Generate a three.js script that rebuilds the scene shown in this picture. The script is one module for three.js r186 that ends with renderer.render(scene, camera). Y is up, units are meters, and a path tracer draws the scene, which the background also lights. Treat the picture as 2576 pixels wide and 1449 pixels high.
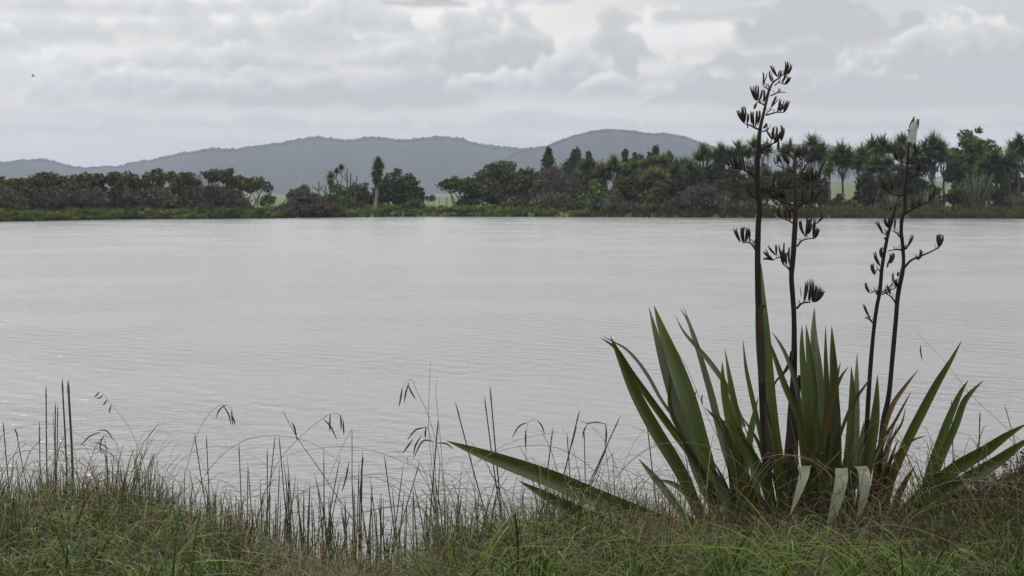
import * as THREE from 'three';
import { mergeGeometries } from 'three/addons/utils/BufferGeometryUtils.js';

// ------------------------------------------------------------------ camera, exposure, light
const EYE = 3, F = 4000, CX = 1288, CY = 724.5, HOR = 487;          // lens in units of a 2576 x 1449 view
const TH = Math.atan((CY - HOR) / F);
const scene = new THREE.Scene();
const camera = new THREE.PerspectiveCamera(2 * Math.atan(CY / F) * 180 / Math.PI, 16 / 9, 0.1, 12000);
camera.position.set(0, EYE, 0);
camera.rotation.x = -TH;
camera.focus = 10.2; camera.userData.fStop = 8;
const renderer = new THREE.WebGLRenderer({ antialias: true });
renderer.toneMapping = THREE.LinearToneMapping;
renderer.toneMappingExposure = 1.0;
renderer.shadowMap.enabled = true;

const SUN_AZ = -0.5, SUN_EL = 0.8;                                   // behind thin cloud, ahead and to the left
const sun = new THREE.DirectionalLight(0xfff1dc, 1.5);
sun.position.set(Math.sin(SUN_AZ) * Math.cos(SUN_EL), Math.sin(SUN_EL), -Math.cos(SUN_AZ) * Math.cos(SUN_EL)).multiplyScalar(60);
sun.shadow.radius = 20; sun.castShadow = true;
Object.assign(sun.shadow.camera, { left: -40, right: 40, top: 40, bottom: -40, near: 1, far: 200 });
scene.add(sun);

// ------------------------------------------------------------------ random numbers and noise
function rng(seed) { let a = seed >>> 0; return () => { a = (a + 0x6D2B79F5) | 0; let t = Math.imul(a ^ (a >>> 15), 1 | a); t = (t + Math.imul(t ^ (t >>> 7), 61 | t)) ^ t; return ((t ^ (t >>> 14)) >>> 0) / 4294967296; }; }
const { clamp, lerp } = THREE.MathUtils;
const sstep = (a, b, x) => { const t = clamp((x - a) / (b - a), 0, 1); return t * t * (3 - 2 * t); };
const P8 = new Uint8Array(512); { const r = rng(11); const p = [...Array(256).keys()]; for (let i = 255; i > 0; i--) { const j = Math.floor(r() * (i + 1)); [p[i], p[j]] = [p[j], p[i]]; } for (let i = 0; i < 512; i++) P8[i] = p[i & 255]; }
const VAL = new Float32Array(256); { const r = rng(12); for (let i = 0; i < 256; i++) VAL[i] = r() * 2 - 1; }
function vn(x, y, wx = 256, wy = 256) {                               // value noise, tiling every wx, wy cells
  const xi = Math.floor(x), yi = Math.floor(y), fx = x - xi, fy = y - yi, u = fx * fx * (3 - 2 * fx), v = fy * fy * (3 - 2 * fy);
  const m = (a, w) => ((a % w) + w) % w & 255, x0 = m(xi, wx), x1 = m(xi + 1, wx), y0 = m(yi, wy), y1 = m(yi + 1, wy);
  const a = VAL[P8[P8[x0] + y0]], b = VAL[P8[P8[x1] + y0]], c = VAL[P8[P8[x0] + y1]], d = VAL[P8[P8[x1] + y1]];
  return a + (b - a) * u + (c - a) * v + (a - b - c + d) * u * v;
}
function fbm(x, y, oct = 5) { let s = 0, a = 0.5; for (let i = 0; i < oct; i++) { s += a * vn(x, y); a *= 0.5; x = x * 2.03 + 17.1; y = y * 2.03 + 5.3; } return s; }
function interp(tab, x) { if (x <= tab[0][0]) return tab[0][1]; for (let i = 1; i < tab.length; i++) if (x <= tab[i][0]) { const [a, b] = tab[i - 1], [c, d] = tab[i]; return b + (d - b) * (x - a) / (c - a); } return tab[tab.length - 1][1]; }

// ------------------------------------------------------------------ sky: rows of broken cumulus under a bright thin overcast
{
  const W = 4096, H = 2048, data = new Float32Array(W * H * 4), K = 4000, TX = 2 * Math.PI * K / W, half = Math.PI * K;
  const sx = Math.sin(SUN_AZ) * Math.cos(SUN_EL), sy = Math.sin(SUN_EL), sz = -Math.cos(SUN_AZ) * Math.cos(SUN_EL);
  const put = (i, r, g, b) => { data[i] = r; data[i + 1] = g; data[i + 2] = b; data[i + 3] = 1; };
  for (let row = 0; row < H; row++) {
    const up = ((row + 0.5) / H - 0.5) * Math.PI;
    for (let col = 0; col < W; col++) {
      const i = (row * W + col) * 4;
      if (up < -0.004) { put(i, 0.42, 0.43, 0.44); continue; }
      const rd = ((col + 0.5) / W - 0.5) * 2 * Math.PI, x = Math.cos(rd) * Math.cos(up), y = Math.sin(up), z = Math.sin(rd) * Math.cos(up);
      const c = x * sx + y * sy + z * sz, ang = Math.acos(clamp(c, -1, 1));
      let L = 0.545 * (1 + 3.2 * y) + 0.75 * Math.exp(-ang * ang / 0.28) + 0.05 * Math.exp(-ang * ang / 1.4);
      const q = 1 / (y + 0.16), n = fbm(x * q * 1.7 + 40, z * q * 1.7 + 40, 5), m = fbm(x * q * 5 + 9, z * q * 5 + 70, 4);
      L *= 1 + (0.30 * n + 0.10 * m) * sstep(0.0, 0.14, y);
      L *= 1 + 0.09 * fbm(rd * 14, up * 130, 4);
      const blue = sstep(0.30, 0.50, -n) * sstep(0.085, 0.14, y) * 0.5;
      put(i, L * (1.01 - 0.20 * blue), L * (1.0 - 0.05 * blue), L * (0.955 + 0.10 * blue));
    }
  }
  // clouds as [azimuth, base, half width, height] in view units (4000 to the radian), [body, top] brightness
  const clouds = [];
  const r = rng(77);
  const C = (x, yb, hw, h, body, top, warm = 0) => clouds.push([x - CX, HOR - yb, hw, h * 1.3, body, top, warm, r() * 90]);
  C(1350, 22, 190, 6, 0.66, 0.72); C(1700, 120, 190, 75, 0.80, 0.86, 1); C(2420, 130, 260, 80, 0.78, 0.84, 1);
  C(120, 130, 210, 80, 0.60, 0.80); C(520, 110, 260, 80, 0.62, 0.80); C(780, 140, 300, 125, 0.60, 0.82); C(1040, 24, 190, 26, 0.52, 0.58);
  C(190, 215, 120, 80, 0.60, 0.88); C(450, 200, 190, 75, 0.58, 0.80); C(700, 190, 160, 80, 0.58, 0.80); C(1130, 235, 300, 200, 0.58, 0.80); C(1340, 235, 300, 205, 0.55, 0.79); C(1560, 160, 170, 110, 0.57, 0.70);
  C(2080, 130, 250, 170, 0.51, 0.60); C(2320, 255, 290, 200, 0.515, 0.86); C(2090, 250, 230, 125, 0.53, 0.88); C(2560, 270, 190, 180, 0.53, 0.72);
  C(70, 262, 170, 140, 0.66, 0.92); C(330, 275, 250, 105, 0.56, 0.80); C(640, 270, 260, 100, 0.55, 0.78); C(880, 268, 320, 92, 0.50, 0.70); C(1010, 225, 150, 80, 0.56, 0.82);
  C(1280, 238, 170, 70, 0.56, 0.86); C(1450, 240, 120, 138, 0.57, 0.90); C(1590, 246, 160, 60, 0.54, 0.86); C(1790, 240, 170, 82, 0.53, 0.90); C(1960, 268, 420, 60, 0.50, 0.60); C(2380, 275, 330, 60, 0.50, 0.62);
  C(560, 330, 520, 46, 0.585, 0.67); C(1500, 330, 500, 44, 0.60, 0.66); C(2200, 335, 420, 40, 0.57, 0.63); C(30, 345, 420, 46, 0.59, 0.69); C(1000, 375, 620, 34, 0.60, 0.65);
  C(250, 60, 300, 70, 0.60, 0.80); C(620, 50, 280, 60, 0.60, 0.82); C(900, 90, 200, 80, 0.60, 0.84); C(1800, 60, 170, 60, 0.56, 0.74); C(1690, 215, 110, 60, 0.54, 0.86); C(1900, 190, 200, 90, 0.51, 0.70); C(2500, 200, 160, 110, 0.52, 0.80); C(360, 235, 130, 70, 0.57, 0.86); C(560, 262, 150, 75, 0.55, 0.80); C(20, 170, 130, 90, 0.60, 0.88); C(980, 170, 150, 70, 0.56, 0.84); C(1230, 150, 140, 90, 0.54, 0.80);
  C(1290, 12, 170, 9, 0.60, 0.64, -5); C(1720, 9, 120, 8, 0.60, 0.64, -5); C(2390, 17, 120, 10, 0.60, 0.64, -5);
  for (let k = 0; k < 260; k++) {                                     // the same kinds of cloud all the way round, outside the frame
    const a = (r() * 2 - 1) * half, e = 120 + 1100 * r() * r(), s = 0.6 + e / 420;
    const hw = (130 + 260 * r()) * s, h = (50 + 120 * r()) * s * 0.8;
    if (Math.abs(a) < 1420 + hw && e < 620) continue;
    const b = 0.55 + 0.15 * r();
    clouds.push([a, e, hw, h, b, b + 0.2 + 0.1 * r(), 0, r() * 90]);
  }
  for (const [cx, eb, hw, h, body, top, warm, seed] of clouds) {
    const c0 = Math.floor((cx - hw * 1.25 + half) / TX - W / 4), c1 = Math.ceil((cx + hw * 1.25 + half) / TX - W / 4);
    const r0 = Math.max(0, Math.floor((eb - h * 0.4) / TX)), r1 = Math.min(H / 2 - 1, Math.ceil((eb + h * 1.45) / TX));
    for (let rr = r0; rr <= r1; rr++) for (let cc = c0; cc <= c1; cc++) {
      const col = ((cc % W) + W) % W, row = H / 2 + rr, e = (rr + 0.5) * TX, a = (cc + 0.5) * TX - half + half / 2;
      const u = (a - cx) / hw, v = (e - eb) / h;
      if (u * u >= 1.45) continue;
      const field = (x, y) => { const uu = (x - cx) / hw; return Math.sqrt(Math.max(0, 1 - uu * uu)) * (0.80 + 0.30 * vn(x / 150 + seed * 2, 0.5)) - (y - eb) / h + 0.62 * fbm(x / 112 + seed, y / 92 + seed * 1.3, 3) + 0.42 * (0.3 - Math.abs(vn(x / 60 + seed, y / 52)) * 0.65 - Math.abs(vn(x / 27 + seed, y / 24 + 3)) * 0.35 - Math.abs(vn(x / 13 + seed, y / 12 + 8)) * 0.16); };
      const dt = field(a, e), alpha0 = sstep(0, 0.13, dt);
      if (alpha0 <= 0) continue;
      const n1 = fbm(a / 90 + seed + 31, e / 70 + seed, 3), db = (v + 0.02 + 0.16 * n1) * 1.4, alpha = alpha0 * sstep(-0.22, 0.34, db) * sstep(1.15, 0.8, Math.abs(u));
      if (alpha <= 0) continue;
      const lit = sstep(-0.10, 0.42, dt - field(a - 13, e + 15)), rim = Math.exp(-Math.max(0, dt) * 2.6), inside = 1 - clamp(0.62 * lit * (0.35 + 0.65 * rim) + 0.55 * rim * sstep(0.1, 0.6, v), 0, 1);
      const L0 = (0.63 + 1.32 * (lerp(top, body, inside) - 0.635)) * (1 + 0.04 * n1) * (1 + 0.12 * Math.exp(-((a + 2300) ** 2) / 4e6)) * (1 + Math.max(0, e - 500) / 2600);
      const i = (row * W + col) * 4, gray = inside * 0.9;
      const R = L0 * (1.0 - 0.035 * gray + 0.012 * warm), G = L0 * (1.0 - 0.012 * gray), B = L0 * (0.972 + 0.040 * gray - 0.03 * warm);
      const al = alpha * 0.93;
      data[i] = lerp(data[i], R, al); data[i + 1] = lerp(data[i + 1], G, al); data[i + 2] = lerp(data[i + 2], B, al);
    }
  }
  const tex = new THREE.DataTexture(data, W, H, THREE.RGBAFormat, THREE.FloatType);
  tex.mapping = THREE.EquirectangularReflectionMapping; tex.magFilter = THREE.LinearFilter; tex.minFilter = THREE.LinearFilter; tex.needsUpdate = true;
  scene.background = tex; scene.environment = tex;
}
scene.fog = new THREE.FogExp2(new THREE.Color().setRGB(0.66, 0.745, 1.0), 0.000155);

// ------------------------------------------------------------------ helpers
const V = (x, y, z) => new THREE.Vector3(x, y, z);
function at(X, Y, d) {                                                // the point at distance d in front of the eye that shows at X, Y of the view
  const u = (X - CX) / F, v = (CY - Y) / F, s = d / (Math.cos(TH) + v * Math.sin(TH));
  return V(u * s, EYE + (-Math.sin(TH) + v * Math.cos(TH)) * s, -d);
}
const wx = (X, d) => (X - CX) / F * d * 1.0;
const heightAt = (Y, d) => at(CX, Y, d).y;
const taken = {};
function numbered(name) { const n = taken[name] = (taken[name] ?? -1) + 1; return n ? name + '_' + String(n).padStart(3, '0') : name; }
function tag(o, label, category, group, kind) { if (label) o.userData.label = label; if (category) o.userData.category = category; if (group) o.userData.group = group; if (kind) o.userData.kind = kind; return o; }
function thing(name, pos, label, category, group) { const o = new THREE.Group(); o.name = numbered(name); o.position.copy(pos); scene.add(o); return tag(o, label, category, group); }
function part(name, geo, m, parent) { const o = new THREE.Mesh(geo, m); o.name = name; o.castShadow = o.receiveShadow = true; parent.add(o); return o; }
function top(name, geo, m) { const o = part(numbered(name), geo, m, scene); return o; }
const mat = (o) => new THREE.MeshStandardMaterial({ side: THREE.DoubleSide, ...o });
const rgb = (r, g, b) => new THREE.Color().setRGB(r, g, b);

class MB {                                                            // collects triangles with vertex colours
  constructor() { this.p = []; this.c = []; this.u = []; this.i = []; this.n = 0; }
  v(p, c, u = 0, w = 0) { this.p.push(p.x, p.y, p.z); this.c.push(c[0], c[1], c[2]); this.u.push(u, w); return this.n++; }
  t(a, b, c) { this.i.push(a, b, c); }
  // ribbon along pts; side(k, t) gives the half-width vector; across = number of strips; fold = keel depth as a share of the half-width
  ribbon(pts, side, col, fold = 0, up) {
    const rows = pts.length, cols = fold ? 5 : 2; let prev;
    for (let k = 0; k < rows; k++) {
      const t = k / (rows - 1), s = side(k, t), tan = pts[Math.min(k + 1, rows - 1)].clone().sub(pts[Math.max(k - 1, 0)]).normalize();
      const n = fold ? tan.clone().cross(s).normalize().multiplyScalar(s.length() * fold) : null, now = [];
      for (let j = 0; j < cols; j++) {
        const a = cols === 2 ? (j ? 1 : -1) : (j - 2) / 2, q = pts[k].clone().addScaledVector(s, a);
        if (n) q.addScaledVector(n, Math.abs(a));
        now.push(this.v(q, col(t, a), (a + 1) / 2, t * 6));
      }
      if (prev) for (let j = 0; j < cols - 1; j++) { this.t(prev[j], prev[j + 1], now[j + 1]); this.t(prev[j], now[j + 1], now[j]); }
      prev = now;
    }
  }
  tube(pts, rad, col, sides = 6, cap = true) {
    let prev, ref = V(0.31, 0.1, 0.94);
    for (let k = 0; k < pts.length; k++) {
      const t = k / (pts.length - 1), tan = pts[Math.min(k + 1, pts.length - 1)].clone().sub(pts[Math.max(k - 1, 0)]).normalize();
      if (Math.abs(tan.dot(ref)) > 0.95) ref = V(1, 0.2, 0.1).normalize();
      const a = tan.clone().cross(ref).normalize(), b = tan.clone().cross(a), rr = typeof rad === 'function' ? rad(t) : rad, now = [];
      ref = b.clone().negate().lerp(ref, 0.999).normalize();
      for (let j = 0; j < sides; j++) { const w = j / sides * 2 * Math.PI; now.push(this.v(pts[k].clone().addScaledVector(a, Math.cos(w) * rr).addScaledVector(b, Math.sin(w) * rr), col(t), j / sides, t)); }
      if (prev) for (let j = 0; j < sides; j++) { const q = (j + 1) % sides; this.t(prev[j], prev[q], now[q]); this.t(prev[j], now[q], now[j]); }
      if (cap && (k === 0 || k === pts.length - 1)) { const c = this.v(pts[k], col(t)); for (let j = 0; j < sides; j++) this.t(c, now[j], now[(j + 1) % sides]); }
      prev = now;
    }
  }
  leaf(p, a, b, c) {                                                  // a small pointed leaf: centre p, long half axis a, short half axis b
    const i = this.v(p.clone().sub(a), c), j = this.v(p.clone().add(b), c), k = this.v(p.clone().add(a), c), l = this.v(p.clone().sub(b), c);
    this.t(i, j, k); this.t(i, k, l);
  }
  geo() {
    const g = new THREE.BufferGeometry();
    g.setAttribute('position', new THREE.Float32BufferAttribute(this.p, 3)); g.setAttribute('color', new THREE.Float32BufferAttribute(this.c, 3)); g.setAttribute('uv', new THREE.Float32BufferAttribute(this.u, 2));
    g.setIndex(this.i); g.computeVertexNormals(); return g;
  }
}
const curve = (pts, n) => new THREE.CatmullRomCurve3(pts, false, 'centripetal').getPoints(n);
const rv = (r) => { let v; do v = V(r() * 2 - 1, r() * 2 - 1, r() * 2 - 1); while (v.lengthSq() > 1 || v.lengthSq() < 0.01); return v.normalize(); };
function dataTex(w, h, f, srgb = false, linearOut = true) {
  const d = new Uint8Array(w * h * 4);
  for (let y = 0; y < h; y++) for (let x = 0; x < w; x++) { const c = f(x, y); for (let k = 0; k < 3; k++) d[(y * w + x) * 4 + k] = clamp(Math.round(255 * (Array.isArray(c) ? c[k] : c)), 0, 255); d[(y * w + x) * 4 + 3] = 255; }
  const t = new THREE.DataTexture(d, w, h); t.wrapS = t.wrapT = THREE.RepeatWrapping; t.magFilter = THREE.LinearFilter; t.minFilter = THREE.LinearMipmapLinearFilter; if (srgb) t.colorSpace = THREE.SRGBColorSpace; t.needsUpdate = true; return t;
}

// ------------------------------------------------------------------ terrain
const SHORE = [[-900, 158], [0, 169], [150, 176], [300, 184], [690, 193], [850, 201], [1000, 207], [1400, 206], [1700, 199], [1900, 196], [2576, 190], [3400, 182]];
const shore = (X) => interp(SHORE, X) + 0.9 * vn(X / 37, 3.3) + 0.5 * vn(X / 11, 8.3);
function landAt(X, s) {                                               // height of the far land, s metres beyond the waterline
  const lumps = s > 0 ? 0.18 * vn(X / 24, s / 2.2) * sstep(0, 2, s) : 0;
  const rise = sstep(1960, 2070, X) * 6.2 * sstep(90, 380, s);
  return interp([[-3, -0.5], [0, 0.0], [0.7, 0.4], [4, 0.75], [15, 1.0], [60, 1.15], [300, 1.1], [900, 1.2], [1600, 2]], s) + lumps + rise;
}
const pxOf = (x, z) => CX + F * x / -z;
function place(X, off) { const d = shore(X) + off; return V(wx(X, d), landAt(X, off), -d); }

{ // far land as one sheet that reaches the hills
  const ds = [-3, -1, 0, 0.4, 0.8, 1.5, 2.5, 4, 6, 9, 13, 18, 25, 40, 60, 90, 130, 180, 240, 330, 450, 700, 1100, 1800, 2700, 4200], g = new MB(), cols = [];
  for (let X = -3200; X <= 5800; X += (X > -100 && X < 2680 ? 12 : 100)) cols.push(X);
  const r = rng(5);
  cols.forEach((X, a) => ds.forEach((s, b) => {
    const d = shore(X) + s, n = vn(X / 40, s / 5) * 0.5 + 0.5, m = r();
    const c = [lerp(0.048, 0.076, n) * (0.8 + 0.4 * m), lerp(0.076, 0.100, n) * (0.8 + 0.4 * m), 0.018 * (0.8 + 0.4 * m)];
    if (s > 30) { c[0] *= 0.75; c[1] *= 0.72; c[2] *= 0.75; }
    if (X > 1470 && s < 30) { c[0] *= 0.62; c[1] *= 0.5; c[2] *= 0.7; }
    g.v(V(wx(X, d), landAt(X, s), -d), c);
    if (a && b) { const q = ds.length, i = a * q + b; g.t(i, i - 1, i - q - 1); g.t(i, i - q - 1, i - q); }
  }));
  tag(top('ground', g.geo(), mat({ vertexColors: true, roughness: 1 })), 'flat green pasture and bank beyond the far side of the lake', null, null, 'structure');
}

// hills with forest
const hillMat = new THREE.MeshPhysicalMaterial({ vertexColors: true, color: rgb(0.026, 0.033, 0.022), roughness: 1, specularIntensity: 0.1, side: THREE.DoubleSide });
const RIDGES = [
  [3300, 900, [[-900, 440], [-300, 425], [0, 412], [60, 404], [115, 402], [150, 411], [190, 422], [220, 424], [260, 421], [310, 419], [345, 409], [390, 402], [425, 394], [480, 382], [540, 375], [590, 377], [640, 369], [700, 361], [760, 351], [800, 346], [850, 351], [885, 353], [930, 346], [975, 348], [1005, 353], [1060, 349], [1115, 344], [1165, 351], [1200, 363], [1260, 371], [1330, 374], [1400, 400], [1500, 430], [1600, 470], [1700, 500]], 'long low range of hazy blue forested hills behind the lake'],
  [2900, 760, [[1150, 500], [1230, 425], [1290, 388], [1340, 372], [1380, 367], [1410, 353], [1450, 338], [1500, 328], [1540, 324], [1580, 328], [1640, 335], [1690, 337], [1730, 346], [1770, 361], [1810, 376], [1850, 394], [1900, 420], [1960, 450], [2050, 500]], 'single rounded hazy hill right of the long range'],
  [4000, 900, [[1750, 480], [1850, 420], [1930, 385], [1980, 366], [2040, 357], [2085, 366], [2140, 386], [2220, 420], [2290, 448], [2340, 449], [2366, 445], [2420, 450], [2480, 458], [2600, 462], [2900, 440], [3400, 425], [4200, 450]], 'pale far hill showing between the cabbage trees'],
];
const crownGeos = [0, 1, 2].map((k) => {
  const g = new THREE.IcosahedronGeometry(1, 2), p = g.attributes.position;
  for (let i = 0; i < p.count; i++) { const v = V(p.getX(i), p.getY(i), p.getZ(i)), s = 1 + 0.42 * vn(v.x * 2.1 + k * 9 + v.z, v.y * 2.1 + v.z * 1.3 + 20) + 0.25 * vn(v.x * 5 + k, v.y * 5 + v.z * 4); v.multiplyScalar(s); p.setXYZ(i, v.x, v.y * 1.15, v.z); }
  g.computeVertexNormals(); return g;
});
RIDGES.forEach(([D, depth, tab, label], k) => {
  const g = new MB(), rows = 14, cols = [], r = rng(100 + k);
  for (let X = tab[0][0]; X <= tab[tab.length - 1][0]; X += 10) cols.push(X);
  const pos = (X, t) => {                                             // t 0 at the foot, 1 on the ridge, 1.3 behind it
    const wob = 160 * vn(X / 150, k * 7 + 1), d = D - depth * (1 - Math.min(t, 1)) + (t > 1 ? (t - 1) * 1500 : 0) + wob * Math.min(t, 1);
    const hr = Math.max(0, heightAt(interp(tab, X) + 1.6, D + wob)), sp = t > 1 ? 1 - (t - 1) * 1.2 : Math.pow(t, 1.05);
    const gully = (1 - Math.abs(vn(X / 55 + t * 0.6, k * 3))) * 0.15 * Math.sin(Math.PI * Math.min(t, 1));
    return V(wx(X, d), Math.max(-2, hr * (sp - gully)), -d);
  };
  cols.forEach((X, a) => { for (let b = 0; b < rows; b++) { const c = 1 + 0.10 * vn(X / 26, b * 0.9 + k * 5) + 0.07 * (r() - 0.5); g.v(pos(X, b / (rows - 1) * 1.3), [c, c, c]); if (a && b) { const i = a * rows + b; g.t(i, i - 1, i - rows - 1); g.t(i, i - rows - 1, i - rows); } } });
  tag(top('hill', g.geo(), hillMat), label, null, null, 'structure');
  const list = [];
  const n = Math.round((cols.length * 10) * (k === 2 ? 2 : 4));
  for (let i = 0; i < n; i++) { const X = lerp(tab[0][0], tab[tab.length - 1][0], r()), onRidge = r() < 1, t = 0.975 + 0.045 * r(); list.push([pos(X, t), (onRidge ? 1.3 + 4.2 * Math.pow(r(), 6) : 1.3 + 1.5 * r()) * D / 3300, r()]); }
  const im = new THREE.InstancedMesh(crownGeos[k], new THREE.MeshPhysicalMaterial({ color: rgb(0.034, 0.043, 0.029), roughness: 1, specularIntensity: 0.1 }), list.length), M = new THREE.Matrix4();
  list.forEach(([p, s, a], i) => { M.compose(V(p.x, p.y - s * 0.3, p.z), new THREE.Quaternion().setFromAxisAngle(V(0, 1, 0), a * 6.28), V(s * 1.5, s * (0.55 + a * 0.35), s * 1.5)); im.setMatrixAt(i, M); im.setColorAt(i, rgb(0.9 + 0.2 * a, 0.9 + 0.2 * a, 0.92 + 0.15 * a)); });
  im.name = numbered('hill_forest'); im.castShadow = im.receiveShadow = true; scene.add(im);
  tag(im, ['hazy treetops along the ridge of the long range of hills', 'hazy treetops along the crest of the rounded hill on the right', 'pale treetops on the farthest hill behind the cabbage trees'][k], 'forest', null, 'stuff');
});

// near bank
const EDGE = [[-400, 12.8], [0, 12.5], [400, 12.1], [560, 11.2], [740, 9.9], [900, 9.45], [1060, 9.7], [1180, 10.5], [1400, 11.7], [1700, 12.3], [2576, 12.6], [3000, 12.7]];
const edge = (X) => interp(EDGE, X);
function bankAt(X, d) {
  const e = edge(X), t = (e - d) * 5.6 / (e - 7);
  return interp([[-3, -0.6], [0, -0.08], [0.5, 0.14], [1.5, 0.45], [2.5, 0.72], [4, 0.92], [6, 1.08], [12, 1.4], [30, 1.6]], t) + 0.05 * vn(X / 130, d * 1.7) + 0.025 * vn(X / 40, d * 6);
}
{
  const g = new MB(), nx = 90, nd = 56;
  for (let a = 0; a <= nx; a++) for (let b = 0; b <= nd; b++) {
    const x = lerp(-14, 14, a / nx), d = lerp(-8, 14.5, b / nd), dd = Math.max(d, 3), X = clamp(CX + F * x / Math.max(dd, 6), -400, 3000), n = vn(x * 3, d * 3) * 0.5 + 0.5;
    g.v(V(x, bankAt(X, dd), -d), [lerp(0.028, 0.05, n), lerp(0.024, 0.04, n), lerp(0.015, 0.024, n)], x, d);
    if (a && b) { const q = nd + 1, i = a * q + b; g.t(i, i - 1, i - q - 1); g.t(i, i - q - 1, i - q); }
  }
  const bump = dataTex(256, 256, (x, y) => 0.5 + 0.5 * (0.6 * vn(x / 8, y / 8, 32, 32) + 0.4 * vn(x / 3, y / 3, 85, 85)));
  bump.repeat.set(1.5, 1.5);
  tag(top('bank', g.geo(), mat({ vertexColors: true, roughness: 1, bumpMap: bump, bumpScale: 0.03 })), 'earth bank under the foreground grass', null, null, 'structure');
}

// water: one sheet with two layers of ripples of unlike size
{
  const N = 1024, hgt = new Float32Array(N * N), r = rng(31);
  const waves = []; for (let k = 0; k < 70; k++) { const f = 9 + Math.floor(Math.pow(r(), 1.1) * 66), a = Math.PI / 2 + (r() - 0.5) * 2.5; waves.push([Math.round(Math.cos(a) * f), Math.round(Math.sin(a) * f), r() * 6.28, 1 / Math.pow(f, 1.12)]); }
  for (let y = 0; y < N; y++) for (let x = 0; x < N; x++) {
    let s = 0; const wxx = 6 * vn(x / 64, y / 64, 16, 16), wyy = 6 * vn(x / 64 + 7, y / 64 + 3, 16, 16);
    for (const [a, b, p, w] of waves) s += w * Math.sin(2 * Math.PI * (a * (x + wxx) + b * (y + wyy)) / N + p);
    s += 0.10 * vn(x / 8, y / 4, 128, 256) + 0.05 * vn(x / 4, y / 2, 256, 512) ;
    hgt[y * N + x] = s;
  }
  const S = 11.5 / N;                                                 // metres per texel of the normal map
  const H = (x, y) => hgt[((y + N) % N) * N + (x + N) % N];
  const normal = dataTex(N, N, (x, y) => { const k = 0.0165 / S / 2, n = V(-(H(x + 1, y) - H(x - 1, y)) * k, -(H(x, y + 1) - H(x, y - 1)) * k, 1).normalize(); return [n.x * 0.5 + 0.5, n.y * 0.5 + 0.5, n.z * 0.5 + 0.5]; });
  const bump = dataTex(N, N, (x, y) => 0.5 + 0.16 * hgt[y * N + x]);
  const rough = dataTex(512, 512, (x, y) => { const n = 0.6 * vn(x / 64, y / 32, 8, 16) + 0.3 * vn(x / 16, y / 10.67, 32, 48) + 0.2 * vn(x / 4, y / 4, 128, 128); return 0.20 + 0.10 * sstep(-0.3, 0.5, n); });
  normal.repeat.set(1 / 9, 1 / 7); bump.repeat.set(1 / 37, 1 / 29); rough.repeat.set(1 / 43, 1 / 71);
  const g = new THREE.PlaneGeometry(900, 260, 1, 1); g.rotateX(-Math.PI / 2);
  const p = g.attributes.position, uv = g.attributes.uv; for (let i = 0; i < 4; i++) uv.setXY(i, p.getX(i), p.getZ(i));
  const m = new THREE.MeshPhysicalMaterial({ color: rgb(0.138, 0.140, 0.156), roughness: 1, roughnessMap: rough, ior: 1.333, normalMap: normal, normalScale: new THREE.Vector2(2.8, 2.8), bumpMap: bump, bumpScale: 0.03 });
  const w = top('lake_water', g, m); w.position.set(0, 0, -122); tag(w, 'wide grey rippled lake under the cloudy sky', null, null, 'structure');
}

// ------------------------------------------------------------------ far bank: trees, shrubs and flax
const leafMat = new THREE.MeshPhysicalMaterial({ vertexColors: true, roughness: 0.85, specularIntensity: 0.25, side: THREE.DoubleSide }), twigMat = mat({ vertexColors: true, roughness: 1 });
const through = new THREE.MeshPhysicalMaterial({ vertexColors: true, roughness: 0.95, transmission: 0.35, thickness: 0, specularIntensity: 0.3, side: THREE.DoubleSide });
const PAL = {
  olive: [[0.054, 0.061, 0.018], [0.076, 0.086, 0.024], [0.040, 0.045, 0.015]], dark: [[0.037, 0.046, 0.014], [0.054, 0.066, 0.018], [0.028, 0.033, 0.012]],
  grey: [[0.084, 0.074, 0.054], [0.114, 0.100, 0.074], [0.058, 0.052, 0.038]], brown: [[0.060, 0.049, 0.036], [0.088, 0.071, 0.052], [0.042, 0.036, 0.027]],
  green: [[0.062, 0.094, 0.020], [0.088, 0.128, 0.026], [0.042, 0.064, 0.016]], conifer: [[0.034, 0.050, 0.022], [0.052, 0.072, 0.028], [0.026, 0.038, 0.017]],
  cabbage: [[0.058, 0.092, 0.020], [0.084, 0.126, 0.026], [0.040, 0.060, 0.016]], yellow: [[0.11, 0.115, 0.038], [0.14, 0.135, 0.045], [0.08, 0.085, 0.03]], flax: [[0.055, 0.075, 0.038], [0.085, 0.105, 0.058], [0.17, 0.18, 0.12]],
};
const pick = (pal, r) => { const c = pal[Math.floor(r() * pal.length)], k = 0.8 + 0.4 * r(); return [c[0] * k, c[1] * k, c[2] * k]; };
function leafCloud(b, clumps, dens, size, pal, r) {
  for (const [x, y, z, rx, ry, rz] of clumps) {
    const n = Math.round(dens * (rx * ry + ry * rz + rx * rz) * 4), ph = r() * 50, tone = 0.85 + 0.3 * r();
    for (let i = 0; i < n; i++) {
      const d = rv(r), k = (0.35 + 0.65 * Math.sqrt(r())) * (1 + 0.38 * vn(d.x * 2.2 + ph, d.y * 2.2 + d.z * 1.7)), c = pick(pal, r);
      const s = size * (0.6 + 0.8 * r()), a = rv(r).multiplyScalar(s), q = rv(r).cross(a).normalize().multiplyScalar(s * 0.5);
      b.leaf(V(x + d.x * rx * k, y + d.y * ry * k, z + d.z * rz * k), a, q, [c[0] * tone, c[1] * tone, c[2] * tone]);
    }
  }
}
function wobble(a, b, n, amt, r) { const pts = []; for (let i = 0; i <= n; i++) { const t = i / n, k = Math.sin(Math.PI * t) * amt; pts.push(a.clone().lerp(b, t).add(V((r() - 0.5) * k, (r() - 0.5) * k * 0.5, (r() - 0.5) * k))); } return curve(pts, n * 2); }
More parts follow.
